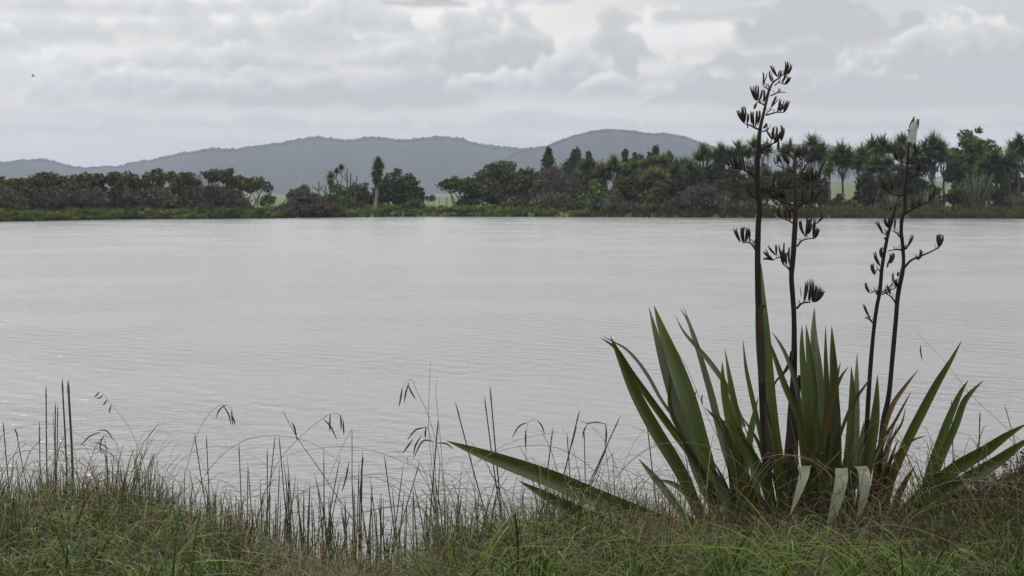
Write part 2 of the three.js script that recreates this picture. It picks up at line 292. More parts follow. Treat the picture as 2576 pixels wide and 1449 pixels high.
const bark = (c, r) => () => { const k = 0.8 + 0.4 * r(); return [c[0] * k, c[1] * k, c[2] * k]; };
const GREYBARK = [0.10, 0.09, 0.08], PALEBARK = [0.19, 0.165, 0.13], DARKBARK = [0.05, 0.04, 0.033];
const size = (X, off, topY, W) => { const p = place(X, off), d = -p.z; return { p, d, h: heightAt(topY, d) - p.y, w: W * d / F }; };

// several bare stems that spread into tufted, flat-topped foliage
function scrubTree(X, off, topY, W, label, seed, pal = 'olive', group, low = 0.5) {
  const r = rng(seed), { p, h, w } = size(X, off, topY, W), o = thing('scrub_tree', p, label, 'tree', group), tr = new MB(), cr = new MB(), clumps = [];
  const n = 5 + Math.floor(r() * 3);
  for (let i = 0; i < n; i++) {
    const a = r() * 6.28, e = (i === 0 ? 0.1 : 0.35 + 0.6 * r()) * w * 0.5, y = h * (i === 0 ? 0.9 : 0.68 + 0.25 * r()), tip = V(Math.cos(a) * e, y, Math.sin(a) * e * 0.8), foot = V(Math.cos(a) * 0.25, -0.3, Math.sin(a) * 0.25);
    const path = wobble(foot, tip, 5, w * 0.16, r); tr.tube(path, (t) => 0.10 * (1 - 0.75 * t) + 0.015, bark(GREYBARK, r), 5);
    const cw = w * (0.17 + 0.10 * r()); clumps.push([tip.x, Math.min(tip.y, h - cw * 0.6), tip.z, cw, cw * (0.55 + 0.25 * r()), cw]);
    for (let k = 0; k < 3; k++) { const f = path[Math.floor(path.length * (low + (0.92 - low) * r()))], q = f.clone().add(V((r() - 0.5) * w * 0.5, 0.25 + h * 0.1 * r(), (r() - 0.5) * w * 0.4)); tr.tube([f, f.clone().lerp(q, 0.5).add(V(0, 0.1, 0)), q], 0.025, bark(GREYBARK, r), 4); const s = w * (0.08 + 0.09 * r()); clumps.push([q.x, q.y, q.z, s, s * 0.75, s]); }
  }
  leafCloud(cr, clumps, 17, 0.20, PAL[pal], r);
  part('trunk', tr.geo(), twigMat, o); part('crown', cr.geo(), leafMat, o); return o;
}
// dense rounded crown from low down
function domeTree(X, off, topY, W, label, seed, pal = 'dark', o2 = {}) {
  const r = rng(seed), { p, h, w } = size(X, off, topY, W), o = thing(o2.name ?? 'round_tree', p, label, o2.category ?? 'tree', o2.group), tr = new MB(), cr = new MB(), clumps = [], y0 = (o2.y0 ?? 0.12) * h;
  const n = o2.n ?? 26;
  for (let i = 0; i < n; i++) {
    const a = r() * 6.28, q = Math.sqrt(r()), e = q * 0.40 * w, t = r(), yy = y0 + (h - y0) * (1 - 0.65 * q * q) * (0.35 + 0.55 * t), s = w * (o2.clump ?? 0.13) * (0.7 + 0.7 * r());
    const c = V(Math.cos(a) * e, Math.min(yy, h - s * 0.75), Math.sin(a) * e * 0.8); clumps.push([c.x, c.y, c.z, s, s * 0.75, s]);
    if (i % 2 === 0) tr.tube(wobble(V((r() - 0.5) * 0.4, -0.3, 0), c, 4, w * 0.1, r), (k) => (o2.tr ?? 0.12) * (1 - 0.8 * k) + 0.02, bark(o2.bark ?? DARKBARK, r), 5);
  }
  leafCloud(cr, clumps, o2.dens ?? 15, o2.leaf ?? 0.22, PAL[pal], r);
  part(o2.category === 'shrub' ? 'branches' : 'trunk', tr.geo(), twigMat, o); part('crown', cr.geo(), leafMat, o); return o;
}
// leafless or thin twiggy shrub: fine stems fanning up, with sparse small leaves
function twigShrub(X, off, topY, W, label, seed, pal = 'grey', group, dens = 5) {
  const r = rng(seed), { p, h, w } = size(X, off, topY, W), o = thing('twiggy_shrub', p, label, 'shrub', group), tw = new MB(), cr = new MB(), clumps = [];
  const n = Math.round(50 + w * h * 9);
  for (let i = 0; i < n; i++) {
    const a = r() * 6.28, q = Math.sqrt(r()), e = q * 0.5 * w, tip = V(Math.cos(a) * e, h * (1 - 0.55 * q * q) * (0.55 + 0.45 * r()), Math.sin(a) * e * 0.8), foot = V(tip.x * 0.35 + (r() - 0.5) * 0.4, -0.2, tip.z * 0.35);
    const c = bark(PAL[pal][i % 3], r); const m = foot.clone().lerp(tip, 0.5).add(V((r() - 0.5) * 0.5, 0.15 * h, 0));
    tw.tube([foot, m, tip], (t) => 0.028 * (1 - 0.7 * t), c, 3, false);
    for (let k = 0; k < 3; k++) { const f = m.clone().lerp(tip, r()), e2 = f.clone().add(rv(r).multiplyScalar(0.45).add(V(0, 0.25, 0))); tw.tube([f, e2], (t) => 0.015, c, 3, false); }
    if (i % 3 === 0) { const s = w * 0.10 + 0.12; clumps.push([tip.x, tip.y - s * 0.4, tip.z, s, s * 0.8, s]); }
  }
  leafCloud(cr, clumps, dens, 0.15, PAL[pal], r);
  part('branches', tw.geo(), twigMat, o); part('crown', cr.geo(), leafMat, o); return o;
}
function coneTree(X, off, topY, W, label, seed, group) {
  const r = rng(seed), { p, h, w } = size(X, off, topY, W), o = thing('conifer_tree', p, label, 'conifer', group), tr = new MB(), cr = new MB(), clumps = [];
  tr.tube([V(0, -0.3, 0), V(0.05, h * 0.5, 0), V(0, h * 0.97, 0)], (t) => 0.16 * (1 - t) + 0.02, bark(DARKBARK, r), 6);
  for (let i = 0; i < 46; i++) { const t = Math.pow(r(), 0.8), a = r() * 6.28, e = (1 - t) * w * 0.8 * (0.3 + 0.7 * r()), s = w * 0.19 * (1.15 - 0.7 * t); clumps.push([Math.cos(a) * e, h * (0.2 + 0.77 * t) - s * 0.5, Math.sin(a) * e, s, s * 1.25, s]); }
  leafCloud(cr, clumps, 17, 0.18, PAL.conifer, r);
  part('trunk', tr.geo(), twigMat, o); part('crown', cr.geo(), leafMat, o); return o;
}
function headGeo(rad, r, pal, skirt) {
  const b = new MB();
  for (let i = 0; i < 200; i++) {
    const d = rv(r); d.y = Math.abs(d.y) * 1.1 - 0.35 + 0.2 * r(); d.normalize();
    const l = rad * (0.55 + 0.55 * r()), c = pick(pal, r), side = d.clone().cross(V(0, 1, 0.2)).normalize();
    const droop = 0.15 * l * (1.05 - Math.abs(d.y)) * r();
    const pts = [V(0, 0, 0), d.clone().multiplyScalar(l * 0.55), d.clone().multiplyScalar(l).add(V(0, -droop, 0))];
    b.ribbon(pts, (k, t) => side.clone().multiplyScalar(0.078 * (1.05 - Math.pow(t, 2.5))), (t) => t > 0.8 ? [c[0] * 1.15, c[1] * 1.1, c[2]] : c);
  }
  for (let i = 0; i < skirt; i++) { const a = r() * 6.28, e = rad * (0.18 + 0.3 * r()), l = rad * (0.7 + 0.6 * r()), c = pick(PAL.brown, r), s = V(-Math.sin(a), 0, Math.cos(a)); b.ribbon([V(0, -0.02, 0), V(Math.cos(a) * e, -l * 0.45, Math.sin(a) * e), V(Math.cos(a) * e * 0.8, -l, Math.sin(a) * e * 0.8)], (k, t) => s.clone().multiplyScalar(0.05 * (1 - 0.7 * t)), () => c); }
  return b.geo();
}
// a cabbage tree: stem, forks and round heads of sword leaves. heads: [x, y, radius] in view units, the stem foot at X
function cabbageTree(X, off, heads, label, o2 = {}) {
  const r = rng(o2.seed ?? Math.round(X * 7 + heads[0][1])), p = place(X, off), d = -p.z, o = thing('cabbage_tree', p, label, 'cabbage tree', o2.group), tr = new MB(), bk = o2.bark ?? GREYBARK;
  const hs = heads.map(([hx, hy, hr]) => { const q = at(hx, hy, d).sub(p); q.z += (r() - 0.5) * 1.6; return [q, hr * (o2.grow ?? 1) * d / F]; });
  const low = Math.min(...hs.map(([q, s]) => q.y - s * 0.5)), mx = hs.reduce((s, [q]) => s + q.x, 0) / hs.length, fork = V(mx * 0.7, Math.max(0.5, hs.length > 1 ? low * (o2.fork ?? 0.72) : low * 0.5), 0), tw = o2.tw ?? 0.17;
  tr.tube(wobble(V(0, -0.3, 0), fork, 4, 0.25, r), (t) => tw * (1.25 - 0.35 * t), bark(bk, r), 7);
  for (const [q, s] of hs) tr.tube(wobble(fork.clone().add(V(0, -0.05, 0)), q, 4, 0.3, r), (t) => tw * (0.75 - 0.3 * t), bark(bk, r), 6);
  part('trunk', tr.geo(), twigMat, o);
  for (const [q, s] of hs) { const m = part('leaf_head', headGeo(s, r, PAL[o2.pal ?? 'cabbage'], o2.skirt ?? 26), leafMat, o); m.position.copy(q); m.position.y -= s * 0.1; }
  return o;
}
function flaxBush(X, off, topY, W, label, seed, group, n = 110, pal = 'flax') {
  const r = rng(seed), { p, h, w } = size(X, off, topY, W), o = thing('far_flax_bush', p, label, 'flax bush', group), b = new MB();
  for (let i = 0; i < n; i++) {
    const a = r() * 6.28, out = Math.pow(r(), 0.7), l = h * (0.75 + 0.35 * r()), c = pick(PAL[pal], r), dir = V(Math.cos(a), 0, Math.sin(a) * 0.8), e = out * w * 0.5, foot = dir.clone().multiplyScalar(0.15 * w * r()), bent = out > 0.6 ? 0.35 * r() : 0;
    const pts = curve([foot.clone().setY(-0.1), foot.clone().addScaledVector(dir, e * 0.35).setY(l * 0.55 * (1 - 0.25 * out)), foot.clone().addScaledVector(dir, e * 0.75).setY(l * 0.9 * (1 - 0.35 * out)), foot.clone().addScaledVector(dir, e).setY(l * (1 - 0.42 * out - bent))], 7), side = V(-dir.z, 0, dir.x);
    b.ribbon(pts, (k, t) => side.clone().multiplyScalar(0.055 * (1 - Math.pow(t, 3))), () => c);
  }
  part('foliage', b.geo(), leafMat, o); return o;
}
function deadTrunk(X, off, topY, label, seed, forks = 2, lean = 0) {
  const r = rng(seed), { p, h } = size(X, off, topY, 10), o = thing('dead_tree', p, label, 'dead tree'), b = new MB();
  const path = wobble(V(0, -0.2, 0), V(lean, h, 0), 6, 0.3, r); b.tube(path, (t) => 0.15 * (1 - 0.55 * t), bark([0.075, 0.062, 0.055], r), 6);
  part('trunk', b.geo(), twigMat, o);
  for (let i = 0; i < forks; i++) { const q = new MB(), f = path[Math.floor(path.length * (0.45 + 0.4 * r()))], s = r() < 0.5 ? -1 : 1; q.tube(wobble(f, f.clone().add(V(s * (0.4 + 0.5 * r()), h * (0.16 + 0.18 * r()), (r() - 0.5))), 3, 0.2, r), (t) => 0.075 * (1 - 0.6 * t), bark([0.075, 0.062, 0.055], r), 5); part('branch', q.geo(), twigMat, o); }
  return o;
}

// left row
{
  const row = [
    [4, 444, 62, 'scrub tree cut off by the left edge, above a yellowish shrub'], [29, 452, 50, 'small scrub tree second from the left edge'], [54, 449, 55, 'scrub tree left of the tallest flat-topped one at far left'], [88, 442, 62, 'scrub tree leaning against the left flat-topped crown'],
    [121, 431, 72, 'flat-topped scrub tree, highest crown of the far left group'], [152, 440, 52, 'thin scrub tree just right of the flat-topped crown'], [188, 437, 66, 'dark scrub tree with a wide crown, left of a pale gap'], [212, 440, 60, 'low dark scrub tree beside a pale gap in the row'],
    [238, 437, 64, 'dark scrub tree with a rounded top in the middle of the left row'], [254, 448, 44, 'narrow scrub tree before the sky gap of the left row'], [285, 434, 58, 'scrub tree with bare lower stems right of the sky gap'], [316, 441, 60, 'greenish scrub tree in the middle of the row'],
    [341, 434, 58, 'scrub tree with a tufted top right of the greenish one'], [372, 440, 60, 'grey scrub tree over a see-through trunk gap'], [399, 427, 62, 'tall scrub tree, first of the high ones right of the trunk gap'], [437, 429, 66, 'tall dark scrub tree in the right half of the left row'],
    [481, 434, 62, 'scrub tree left of the bare grey treetop'], [540, 423, 60, 'tall narrow scrub tree third from the right end of the row'], [577, 423, 50, 'leaning tall scrub tree with a bare stem below its crown'], [603, 440, 46, 'scrub tree with small separate tufts behind the end tree'],
  ];
  row.forEach(([X, t, W, l], i) => scrubTree(X, 8 + (i * 37 % 5), t, W * 1.1, l, 900 + i, i % 3 === 1 ? 'dark' : 'olive', 'trees in the left row on the far bank', 0.45));
  const end = scrubTree(642, 7, 445, 92, 'open scrub tree with splayed bare stems at the right end of the left row', 931, 'olive', 'trees in the left row on the far bank', 0.7);
  twigShrub(499, 9, 428, 52, 'bare grey treetop between the tall scrub trees', 940, 'grey', null, 2);
  const low = [
    [20, 476, 80, 'grey brown shrub at the left edge below the scrub trees'], [70, 470, 85, 'brown twiggy shrub under the second and third trees'], [125, 472, 80, 'brown twiggy shrub below the flat-topped tree'], [175, 468, 84, 'grey shrub below the dark wide-crowned tree'], [228, 474, 80, 'brown shrub below the rounded dark tree'], [268, 484, 60, 'low brown shrub under the sky gap'],
    [310, 474, 78, 'grey brown shrub under the greenish tree'], [355, 478, 78, 'brown shrub beside the see-through trunk gap'], [400, 472, 82, 'twiggy shrub under the first tall tree'], [447, 470, 84, 'dark brown shrub under the tall dark tree'], [495, 474, 80, 'brown shrub below the bare grey treetop'], [545, 470, 84, 'dense brown shrub below the tall narrow tree'],
    [590, 485, 70, 'grey shrub under the leaning tall tree'],
  ];
  low.forEach(([X, t, W, l], i) => twigShrub(X, 5 + (i * 3 % 4), t - 11, W * 1.15, l, 950 + i, i % 2 ? 'brown' : 'grey', 'shrubs under the left row', 9));
  domeTree(462, 4, 500, 84, 'dark green rounded bush at the water side of the left row', 970, 'dark', { name: 'bush', category: 'shrub', y0: 0.02, tr: 0.05 });
  twigShrub(508, 3.5, 508, 46, 'rusty brown low shrub right of the dark green bush', 971, 'brown', null, 9);
  twigShrub(360, 3, 516, 40, 'small straw brown shrub in the green bank below the see-through gap', 972, 'brown', null, 9);
  domeTree(28, 4, 517, 50, 'yellowish green bush on the bank at the left edge', 973, 'yellow', { name: 'bush', category: 'shrub', y0: 0.02, tr: 0.05 });
  domeTree(676, 30, 480, 46, 'small green bush behind the right end of the left row', 974, 'green', { name: 'bush', category: 'shrub', y0: 0.02, tr: 0.05 });
}
// middle island of shrubs
{
  domeTree(762, 14, 461, 98, 'grey brown rounded small tree above the dark waterside bush', 1001, 'grey', { n: 24, bark: GREYBARK });
  twigShrub(768, 1.2, 490, 118, 'big dark brown leafless bush at the water edge round a box-like shelter', 1002, 'brown', null, 10);
  twigShrub(716, 0.9, 513, 58, 'left lobe of the brown waterside bush, low and twiggy', 1003, 'brown', null, 9);
  twigShrub(828, 0.9, 504, 74, 'low brown twiggy bush right of the box-like shelter', 1004, 'brown', null, 9);
  domeTree(852, 9, 458, 80, 'bright green leafy shrub at the feet of the thin cabbage trees', 1005, 'green', { name: 'bush', category: 'shrub', y0: 0.03, tr: 0.05 });
  domeTree(888, 5, 505, 74, 'low green bush left of the pale cabbage tree stem', 1006, 'olive', { name: 'bush', category: 'shrub', y0: 0.02, tr: 0.05 });
  domeTree(900, 14, 458, 90, 'olive thicket behind the dead trunks, left of the large round tree', 1013, 'olive', { name: 'bush', category: 'shrub', y0: 0.02, tr: 0.05, n: 34 });
  domeTree(812, 12, 478, 70, 'low olive thicket behind the short forked dead trunk', 1014, 'olive', { name: 'bush', category: 'shrub', y0: 0.02, tr: 0.05 });
  cabbageTree(831, 10, [[831, 445, 21], [830, 462, 15]], 'leftmost thin cabbage tree, with one large drooping head', { tw: 0.12, seed: 51 });
  cabbageTree(850, 10.5, [[846, 432, 12]], 'middle thin cabbage tree with one small head', { tw: 0.09, skirt: 8, seed: 52 });
  cabbageTree(858, 10, [[857, 422, 14]], 'thin cabbage tree with the highest small head of the three', { tw: 0.09, skirt: 6, seed: 53 });
  deadTrunk(873, 9, 424, 'tallest bare dead trunk beside the thin cabbage trees', 61, 2, 0.1); deadTrunk(883, 9.5, 436, 'dead trunk just right of the tallest one', 62, 1, 0.0); deadTrunk(893, 9, 443, 'forked dead trunk nearest the tall pale cabbage tree', 63, 3, 0.3);
  deadTrunk(806, 8, 457, 'short bare forked dead trunk left of the cabbage trees', 64, 3, -0.2); deadTrunk(818, 8.5, 466, 'shortest bare stick of the dead trunks', 65, 1, 0.1);
  domeTree(915, 11, 446, 62, 'dark narrow tree behind the dead trunks', 1007, 'olive', { n: 20 });
  cabbageTree(942, 6.5, [[951, 406, 19], [947, 422, 20], [957, 420, 18], [943, 440, 18], [954, 438, 19], [948, 455, 16]], 'tall cabbage tree with a pale bare stem before the round dark tree', { tw: 0.20, bark: PALEBARK, fork: 0.75, seed: 54, skirt: 30 });
  domeTree(1000, 9.5, 419, 142, 'large round dark tree right of the pale-stemmed cabbage tree', 1008, 'dark', { n: 60, clump: 0.11, y0: 0.02 });
  domeTree(1042, 3.5, 498, 66, 'low olive bush at the right foot of the round tree', 1009, 'olive', { name: 'bush', category: 'shrub', y0: 0.02, tr: 0.05 });
  domeTree(1083, 190, 484, 28, 'tiny far dark tree in the pasture gap', 1010, 'dark', { n: 14, clump: 0.2, y0: 0.0 });
  domeTree(1112, 8, 517, 26, 'small dark scrub clump beside a post in the green gap', 1011, 'dark', { name: 'bush', category: 'shrub', y0: 0.0, tr: 0.04 });
}
{ // box-like shelter in the brown bush
  const p = place(762, 0.6), o = thing('bush_shelter', p, 'small black box-shaped hide with a flat roof inside the brown waterside bush', 'shelter'), w = mat({ color: rgb(0.02, 0.018, 0.017), roughness: 0.9 });
  const y = heightAt(504, -p.z) - p.y, bx = (sx, sy, sz, x, yy, z) => { const g = new THREE.BoxGeometry(sx, sy, sz); g.translate(x, yy, z); return g; };
  part('wall', mergeGeometries([bx(0.06, 0.75, 1.0, -0.62, y - 0.2, 0), bx(0.06, 0.75, 1.0, 0.62, y - 0.2, 0), bx(1.18, 0.75, 0.06, 0, y - 0.2, -0.48), bx(1.18, 0.3, 0.06, 0, y - 0.42, 0.48)]), w, o);
  part('roof', bx(1.55, 0.09, 1.3, 0.05, y + 0.225, 0.02), mat({ color: rgb(0.03, 0.027, 0.026), roughness: 0.9 }), o);
  for (const x of [-0.52, 0.52]) part('post', bx(0.09, y, 0.09, x, y / 2 - 0.6, 0.54), w, o);
}
{ // posts in the pasture
  const m = mat({ color: rgb(0.16, 0.14, 0.12), roughness: 1 });
  const post = (X, off, h, l) => { const p = place(X, off), g = new THREE.CylinderGeometry(0.07, 0.08, h + 0.4, 7); g.translate(0, h / 2 - 0.2, 0); const o = top('fence_post', g, m); o.position.copy(p); tag(o, l, 'post', 'fence posts in the pasture'); };
  post(1124, 9, 1.7, 'wooden post beside the small scrub clump in the green gap'); post(1066, 60, 1.3, 'leftmost distant fence post in the pasture gap'); post(1078, 62, 1.2, 'second distant fence post, below the tiny far tree'); post(1092, 64, 1.25, 'third distant fence post, right of the tiny far tree'); post(1105, 66, 1.2, 'distant fence post nearest the spreading tree');
}
// right wood
{
  scrubTree(1150, 10, 449, 92, 'airy spreading tree with bare arching stems left of the domed trees', 1101, 'olive', null, 0.65);
  domeTree(1250, 12, 401, 190, 'broad dome-shaped dark tree, left end of the right wood', 1102, 'olive', { n: 75, clump: 0.10, y0: 0.03 });
  domeTree(1176, 8, 484, 66, 'low dark bush under the airy spreading tree', 1103, 'dark', { name: 'bush', category: 'shrub', y0: 0.02, tr: 0.05 });
  domeTree(1326, 13, 414, 110, 'dark tree joined to the right side of the broad dome', 1104, 'olive', { n: 40 });
  twigShrub(1395, 10, 414, 120, 'tall reddish grey bare shrub mass below the two left conifers', 1105, 'grey', null, 8);
  twigShrub(1452, 9, 420, 80, 'grey bare shrub below the second conifer', 1106, 'grey', null, 8);
  twigShrub(1390, 5, 478, 110, 'pale grey twiggy shrub in front of the reddish bare shrub', 1107, 'grey', null, 9);
  domeTree(1300, 5, 494, 90, 'low grey green bush above the driftwood log', 1108, 'olive', { name: 'bush', category: 'shrub', y0: 0.02, tr: 0.05 });
  domeTree(1360, 4, 505, 70, 'low bright green bush right of the driftwood log', 1109, 'green', { name: 'bush', category: 'shrub', y0: 0.02, tr: 0.05 });
  const con = [[1379, 369, 52, 'leftmost pointed conifer above the bare shrubs'], [1449, 364, 58, 'broad conifer with an uneven top, second from the left'], [1481, 378, 44, 'short conifer just right of the broad one'], [1573, 368, 36, 'narrow spire-like conifer in the middle'], [1596, 381, 40, 'short conifer at the right side of the spire'], [1611, 382, 42, 'short round-topped conifer beside its twin'], [1634, 379, 38, 'low conifer leaning on the tall pointed one'], [1649, 364, 50, 'tall pointed conifer, highest of the right group'], [1681, 373, 38, 'rightmost small conifer of the wood']];
  con.forEach(([X, t, W, l], i) => coneTree(X, 24 + i % 3 * 3, t, W * 1.75, l, 1120 + i, 'conifers standing above the right wood'));
  twigShrub(1510, 22, 388, 40, 'thin bare treetop between the conifers', 1117, 'grey', null, 1);
  const cab = [
    [1482, 10, [[1480, 412, 24], [1466, 424, 20], [1496, 424, 22], [1478, 436, 20]], 'cabbage tree at the left end of the cabbage tree wood'],
    [1512, 9, [[1513, 430, 26], [1500, 445, 22], [1524, 446, 22], [1488, 460, 20]], 'low cabbage tree with bushy yellowish green heads'],
    [1545, 11, [[1545, 412, 24], [1533, 424, 20], [1558, 426, 20]], 'cabbage tree left below the spire-like conifer'],
    [1594, 10, [[1595, 420, 26], [1578, 432, 22], [1612, 432, 22], [1590, 448, 20]], 'cabbage tree with drooping heads below the twin conifers'],
    [1640, 11, [[1636, 412, 24], [1622, 418, 20], [1656, 412, 22]], 'cabbage tree below the tall pointed conifer'],
    [1647, 8, [[1645, 440, 24], [1628, 450, 22], [1662, 448, 22]], 'yellowish lower cabbage tree in the front row'],
    [1668, 12, [[1670, 408, 24], [1686, 418, 22]], 'cabbage tree below the rightmost conifer'],
    [1706, 11, [[1706, 420, 26], [1722, 414, 24], [1695, 434, 22]], 'cabbage tree left of the first high spiky head'],
    [1736, 10, [[1736, 425, 26], [1750, 440, 22]], 'lower green cabbage tree under the first high spiky head'],
    [1768, 12, [[1768, 384, 26], [1755, 398, 22], [1784, 396, 22]], 'high spiky cabbage tree where the hill meets the wood'],
    [1814, 12, [[1814, 380, 26], [1800, 394, 24], [1830, 392, 24], [1816, 408, 22]], 'cabbage tree second right of the hill foot'],
    [1858, 12, [[1858, 376, 26], [1845, 390, 22], [1874, 388, 24]], 'cabbage tree left behind the tallest flower stalk'],
    [1896, 12, [[1896, 368, 28], [1882, 386, 24], [1912, 384, 24], [1930, 378, 22]], 'cabbage tree right behind the tallest flower stalk'],
    [1930, 9, [[1930, 437, 24], [1912, 446, 20], [1950, 446, 20]], 'low yellow green cabbage tree between the two tall flower stalks'],
    [1986, 12, [[1986, 374, 26], [1970, 388, 22], [2003, 386, 24]], 'cabbage tree behind the second flower stalk'],
    [2040, 12, [[2040, 362, 30], [2022, 384, 26], [2058, 380, 26], [2040, 398, 24]], 'cabbage tree with the highest head behind the second stalk'],
    [2074, 12, [[2073, 380, 28], [2062, 398, 24], [2088, 398, 22]], 'cabbage tree left above the bright pasture gap'],
    [2090, 8, [[2088, 422, 20], [2080, 432, 16]], 'small cabbage tree with a thin stem in the pasture gap'],
    [2119, 9, [[2117, 382, 30], [2103, 396, 26], [2132, 394, 26], [2116, 410, 26], [2130, 416, 22]], 'cabbage tree with a mop head on one dark straight stem in the pasture gap'],
    [2170, 10, [[2167, 388, 26], [2152, 402, 24], [2180, 404, 24], [2160, 420, 22]], 'pale-stemmed cabbage tree right of the pasture gap'],
    [2196, 12, [[2194, 367, 28], [2182, 382, 22], [2208, 384, 24]], 'cabbage tree with twin spiky heads, left one'],
    [2224, 12, [[2223, 362, 28], [2236, 380, 24], [2214, 392, 24]], 'cabbage tree with twin spiky heads, right one'],
    [2208, 8, [[2205, 412, 28], [2190, 426, 22], [2222, 424, 24], [2236, 410, 22]], 'pale leaning cabbage tree in front of the twin heads'],
    [2272, 12, [[2270, 358, 28], [2256, 376, 24], [2286, 374, 26], [2270, 392, 26], [2288, 398, 24]], 'cabbage tree left behind the silk-wrapped stalk'],
    [2300, 9, [[2302, 385, 28], [2288, 410, 24], [2316, 408, 26]], 'dark cabbage tree right behind the silk-wrapped stalk'],
    [2345, 10, [[2343, 360, 30], [2328, 376, 26], [2360, 374, 28], [2344, 394, 28], [2364, 402, 24], [2330, 412, 24], [2348, 424, 20]], 'large drooping cabbage tree left of the sky gap'],
    [2372, 13, [[2372, 382, 24], [2380, 402, 20]], 'cabbage tree at the edge of the sky gap'],
    [2482, 9, [[2500, 398, 26], [2484, 410, 24], [2515, 412, 24], [2470, 420, 22]], 'cabbage tree in front of the broad leafy tree'],
    [2540, 9, [[2540, 400, 28], [2524, 414, 24], [2554, 416, 26], [2536, 430, 24]], 'dark cabbage tree second from the right edge'],
    [2562, 11, [[2563, 360, 30], [2548, 372, 26], [2580, 378, 28], [2566, 392, 26], [2550, 396, 24]], 'tall dark cabbage tree at the right edge'],
  ];
  cab.forEach(([X, off, hs, l], i) => cabbageTree(X, off, hs, l, { group: 'cabbage trees in the right wood', pal: /yellow/.test(l) ? 'yellow' : 'cabbage', bark: /pale/.test(l) ? PALEBARK : i % 2 ? GREYBARK : DARKBARK, seed: 1200 + i, tw: 0.15, grow: 1.4, skirt: 12 }));
  const low = [
    [1500, 6, 440, 100, 'green', 'leafy green shrub below the left end of the cabbage trees'], [1575, 7, 428, 110, 'olive', 'olive shrub below the middle conifers'], [1655, 6, 448, 100, 'olive', 'olive shrub below the yellowish cabbage tree'], [1712, 7, 426, 90, 'dark', 'dark shrub left of the big brown dome shrub'], [1610, 9, 412, 110, 'olive', 'tall olive thicket behind the yellowish cabbage tree'], [1700, 12, 404, 110, 'olive', 'tall thicket below the rightmost conifer'], [1790, 11, 408, 110, 'dark', 'tall dark thicket above the big brown dome shrub'],
    [1850, 8, 408, 110, 'dark', 'dark shrub left of the tallest flower stalk'], [1905, 7, 420, 110, 'dark', 'dark shrub behind the tallest flower stalk'], [1975, 8, 412, 110, 'dark', 'dark shrub behind the second flower stalk'], [2042, 9, 412, 84, 'dark', 'dark shrub left of the pasture gap'],
    [2168, 10, 432, 64, 'dark', 'dark shrub between the pale stems'], [2215, 9, 420, 100, 'dark', 'dark undergrowth below the pale leaning cabbage tree'], [2285, 10, 410, 110, 'dark', 'dark undergrowth behind the silk-wrapped stalk'], [2346, 10, 448, 70, 'olive', 'grey green shrub below the drooping cabbage tree'], [2400, 14, 462, 70, 'olive', 'olive shrub under the broad leafy tree'], [2540, 11, 470, 90, 'dark', 'dark shrub at the right edge under the cabbage trees'], [2105, 8, 487, 70, 'olive', 'low olive bush in the pasture gap below the bright grass'],
  ];
  low.forEach(([X, off, t, W, pal, l], i) => domeTree(X, off, t, W, l, 1300 + i, pal, { name: 'bush', category: 'shrub', y0: 0.02, tr: 0.06, n: 24, group: 'undergrowth of the right wood' }));
  [[1735, 398, 100, 'dark thicket at the back, left of the first high spiky head'], [1790, 394, 100, 'dark thicket at the back between the first two high spiky heads'], [1845, 392, 100, 'dark thicket at the back, left of the tallest flower stalk'], [1905, 390, 100, 'dark thicket at the back, right behind the tallest flower stalk'], [2010, 392, 110, 'dark thicket behind the second flower stalk, at the back of the wood'], [2060, 412, 60, 'narrow dark thicket at the left side of the pasture gap'], [2180, 405, 76, 'dark thicket at the right side of the pasture gap'], [2240, 394, 120, 'dark thicket filling behind the twin spiky heads'], [2305, 394, 100, 'dark thicket behind the drooping cabbage tree'], [2420, 420, 70, 'dark thicket under the left half of the broad leafy tree'], [2500, 405, 90, 'dark thicket right of the largest far flax bush'], [2565, 400, 120, 'dark thicket at the back by the right edge']].forEach(([X, t, W, l], i) => domeTree(X, 22, t, W, l, 1350 + i, 'dark', { name: 'bush', category: 'shrub', y0: 0.02, tr: 0.06, n: 40, group: 'undergrowth of the right wood' }));
  twigShrub(1540, 4.5, 470, 70, 'grey twiggy shrub by the water below the cabbage trees', 1320, 'grey', null, 8);
  twigShrub(1775, 4, 458, 138, 'big dome-shaped dark brown shrub at the water edge', 1321, 'brown', null, 12);
  twigShrub(1690, 3.5, 500, 80, 'low brown shrub left of the big brown dome', 1322, 'brown', null, 10);
  twigShrub(1890, 3, 505, 110, 'low dark brown scrub at the water edge behind the tallest stalk', 1323, 'brown', null, 10);
  twigShrub(1580, 2.6, 508, 70, 'low rusty scrub at the water edge between the flax bushes', 1324, 'brown', null, 10);
  domeTree(2452, 15, 301, 186, 'big broad-leaved green tree rising above the right wood', 1330, 'green', { n: 110, clump: 0.085, y0: 0.18, tr: 0.2, name: 'leafy_tree' });
  domeTree(2138, 5, 498, 46, 'yellow green bush in the pasture gap', 1331, 'yellow', { name: 'bush', category: 'shrub', y0: 0, tr: 0.04 });
  flaxBush(2452, 5, 420, 150, 'largest far flax bush, below the broad leafy tree', 1340, 'far flax bushes', 220);
  flaxBush(2246, 4.5, 480, 100, 'flax bush behind the thick right flower stalk', 1341, 'far flax bushes', 130);
  flaxBush(2330, 5, 466, 100, 'flax bush left of the largest far one', 1342, 'far flax bushes', 140);
  flaxBush(2548, 5, 480, 80, 'flax bush at the right edge', 1343, 'far flax bushes', 110);
  flaxBush(1480, 3, 492, 70, 'pale flax bush at the left end of the wooded shore', 1344, 'far flax bushes', 90);
  flaxBush(1528, 2, 496, 84, 'dark flax bush with a white glint at the water edge', 1345, 'far flax bushes', 120);
  flaxBush(1628, 2, 502, 64, 'pale flax bush hanging to the water below the yellowish cabbage tree', 1346, 'far flax bushes', 90, 'yellow');
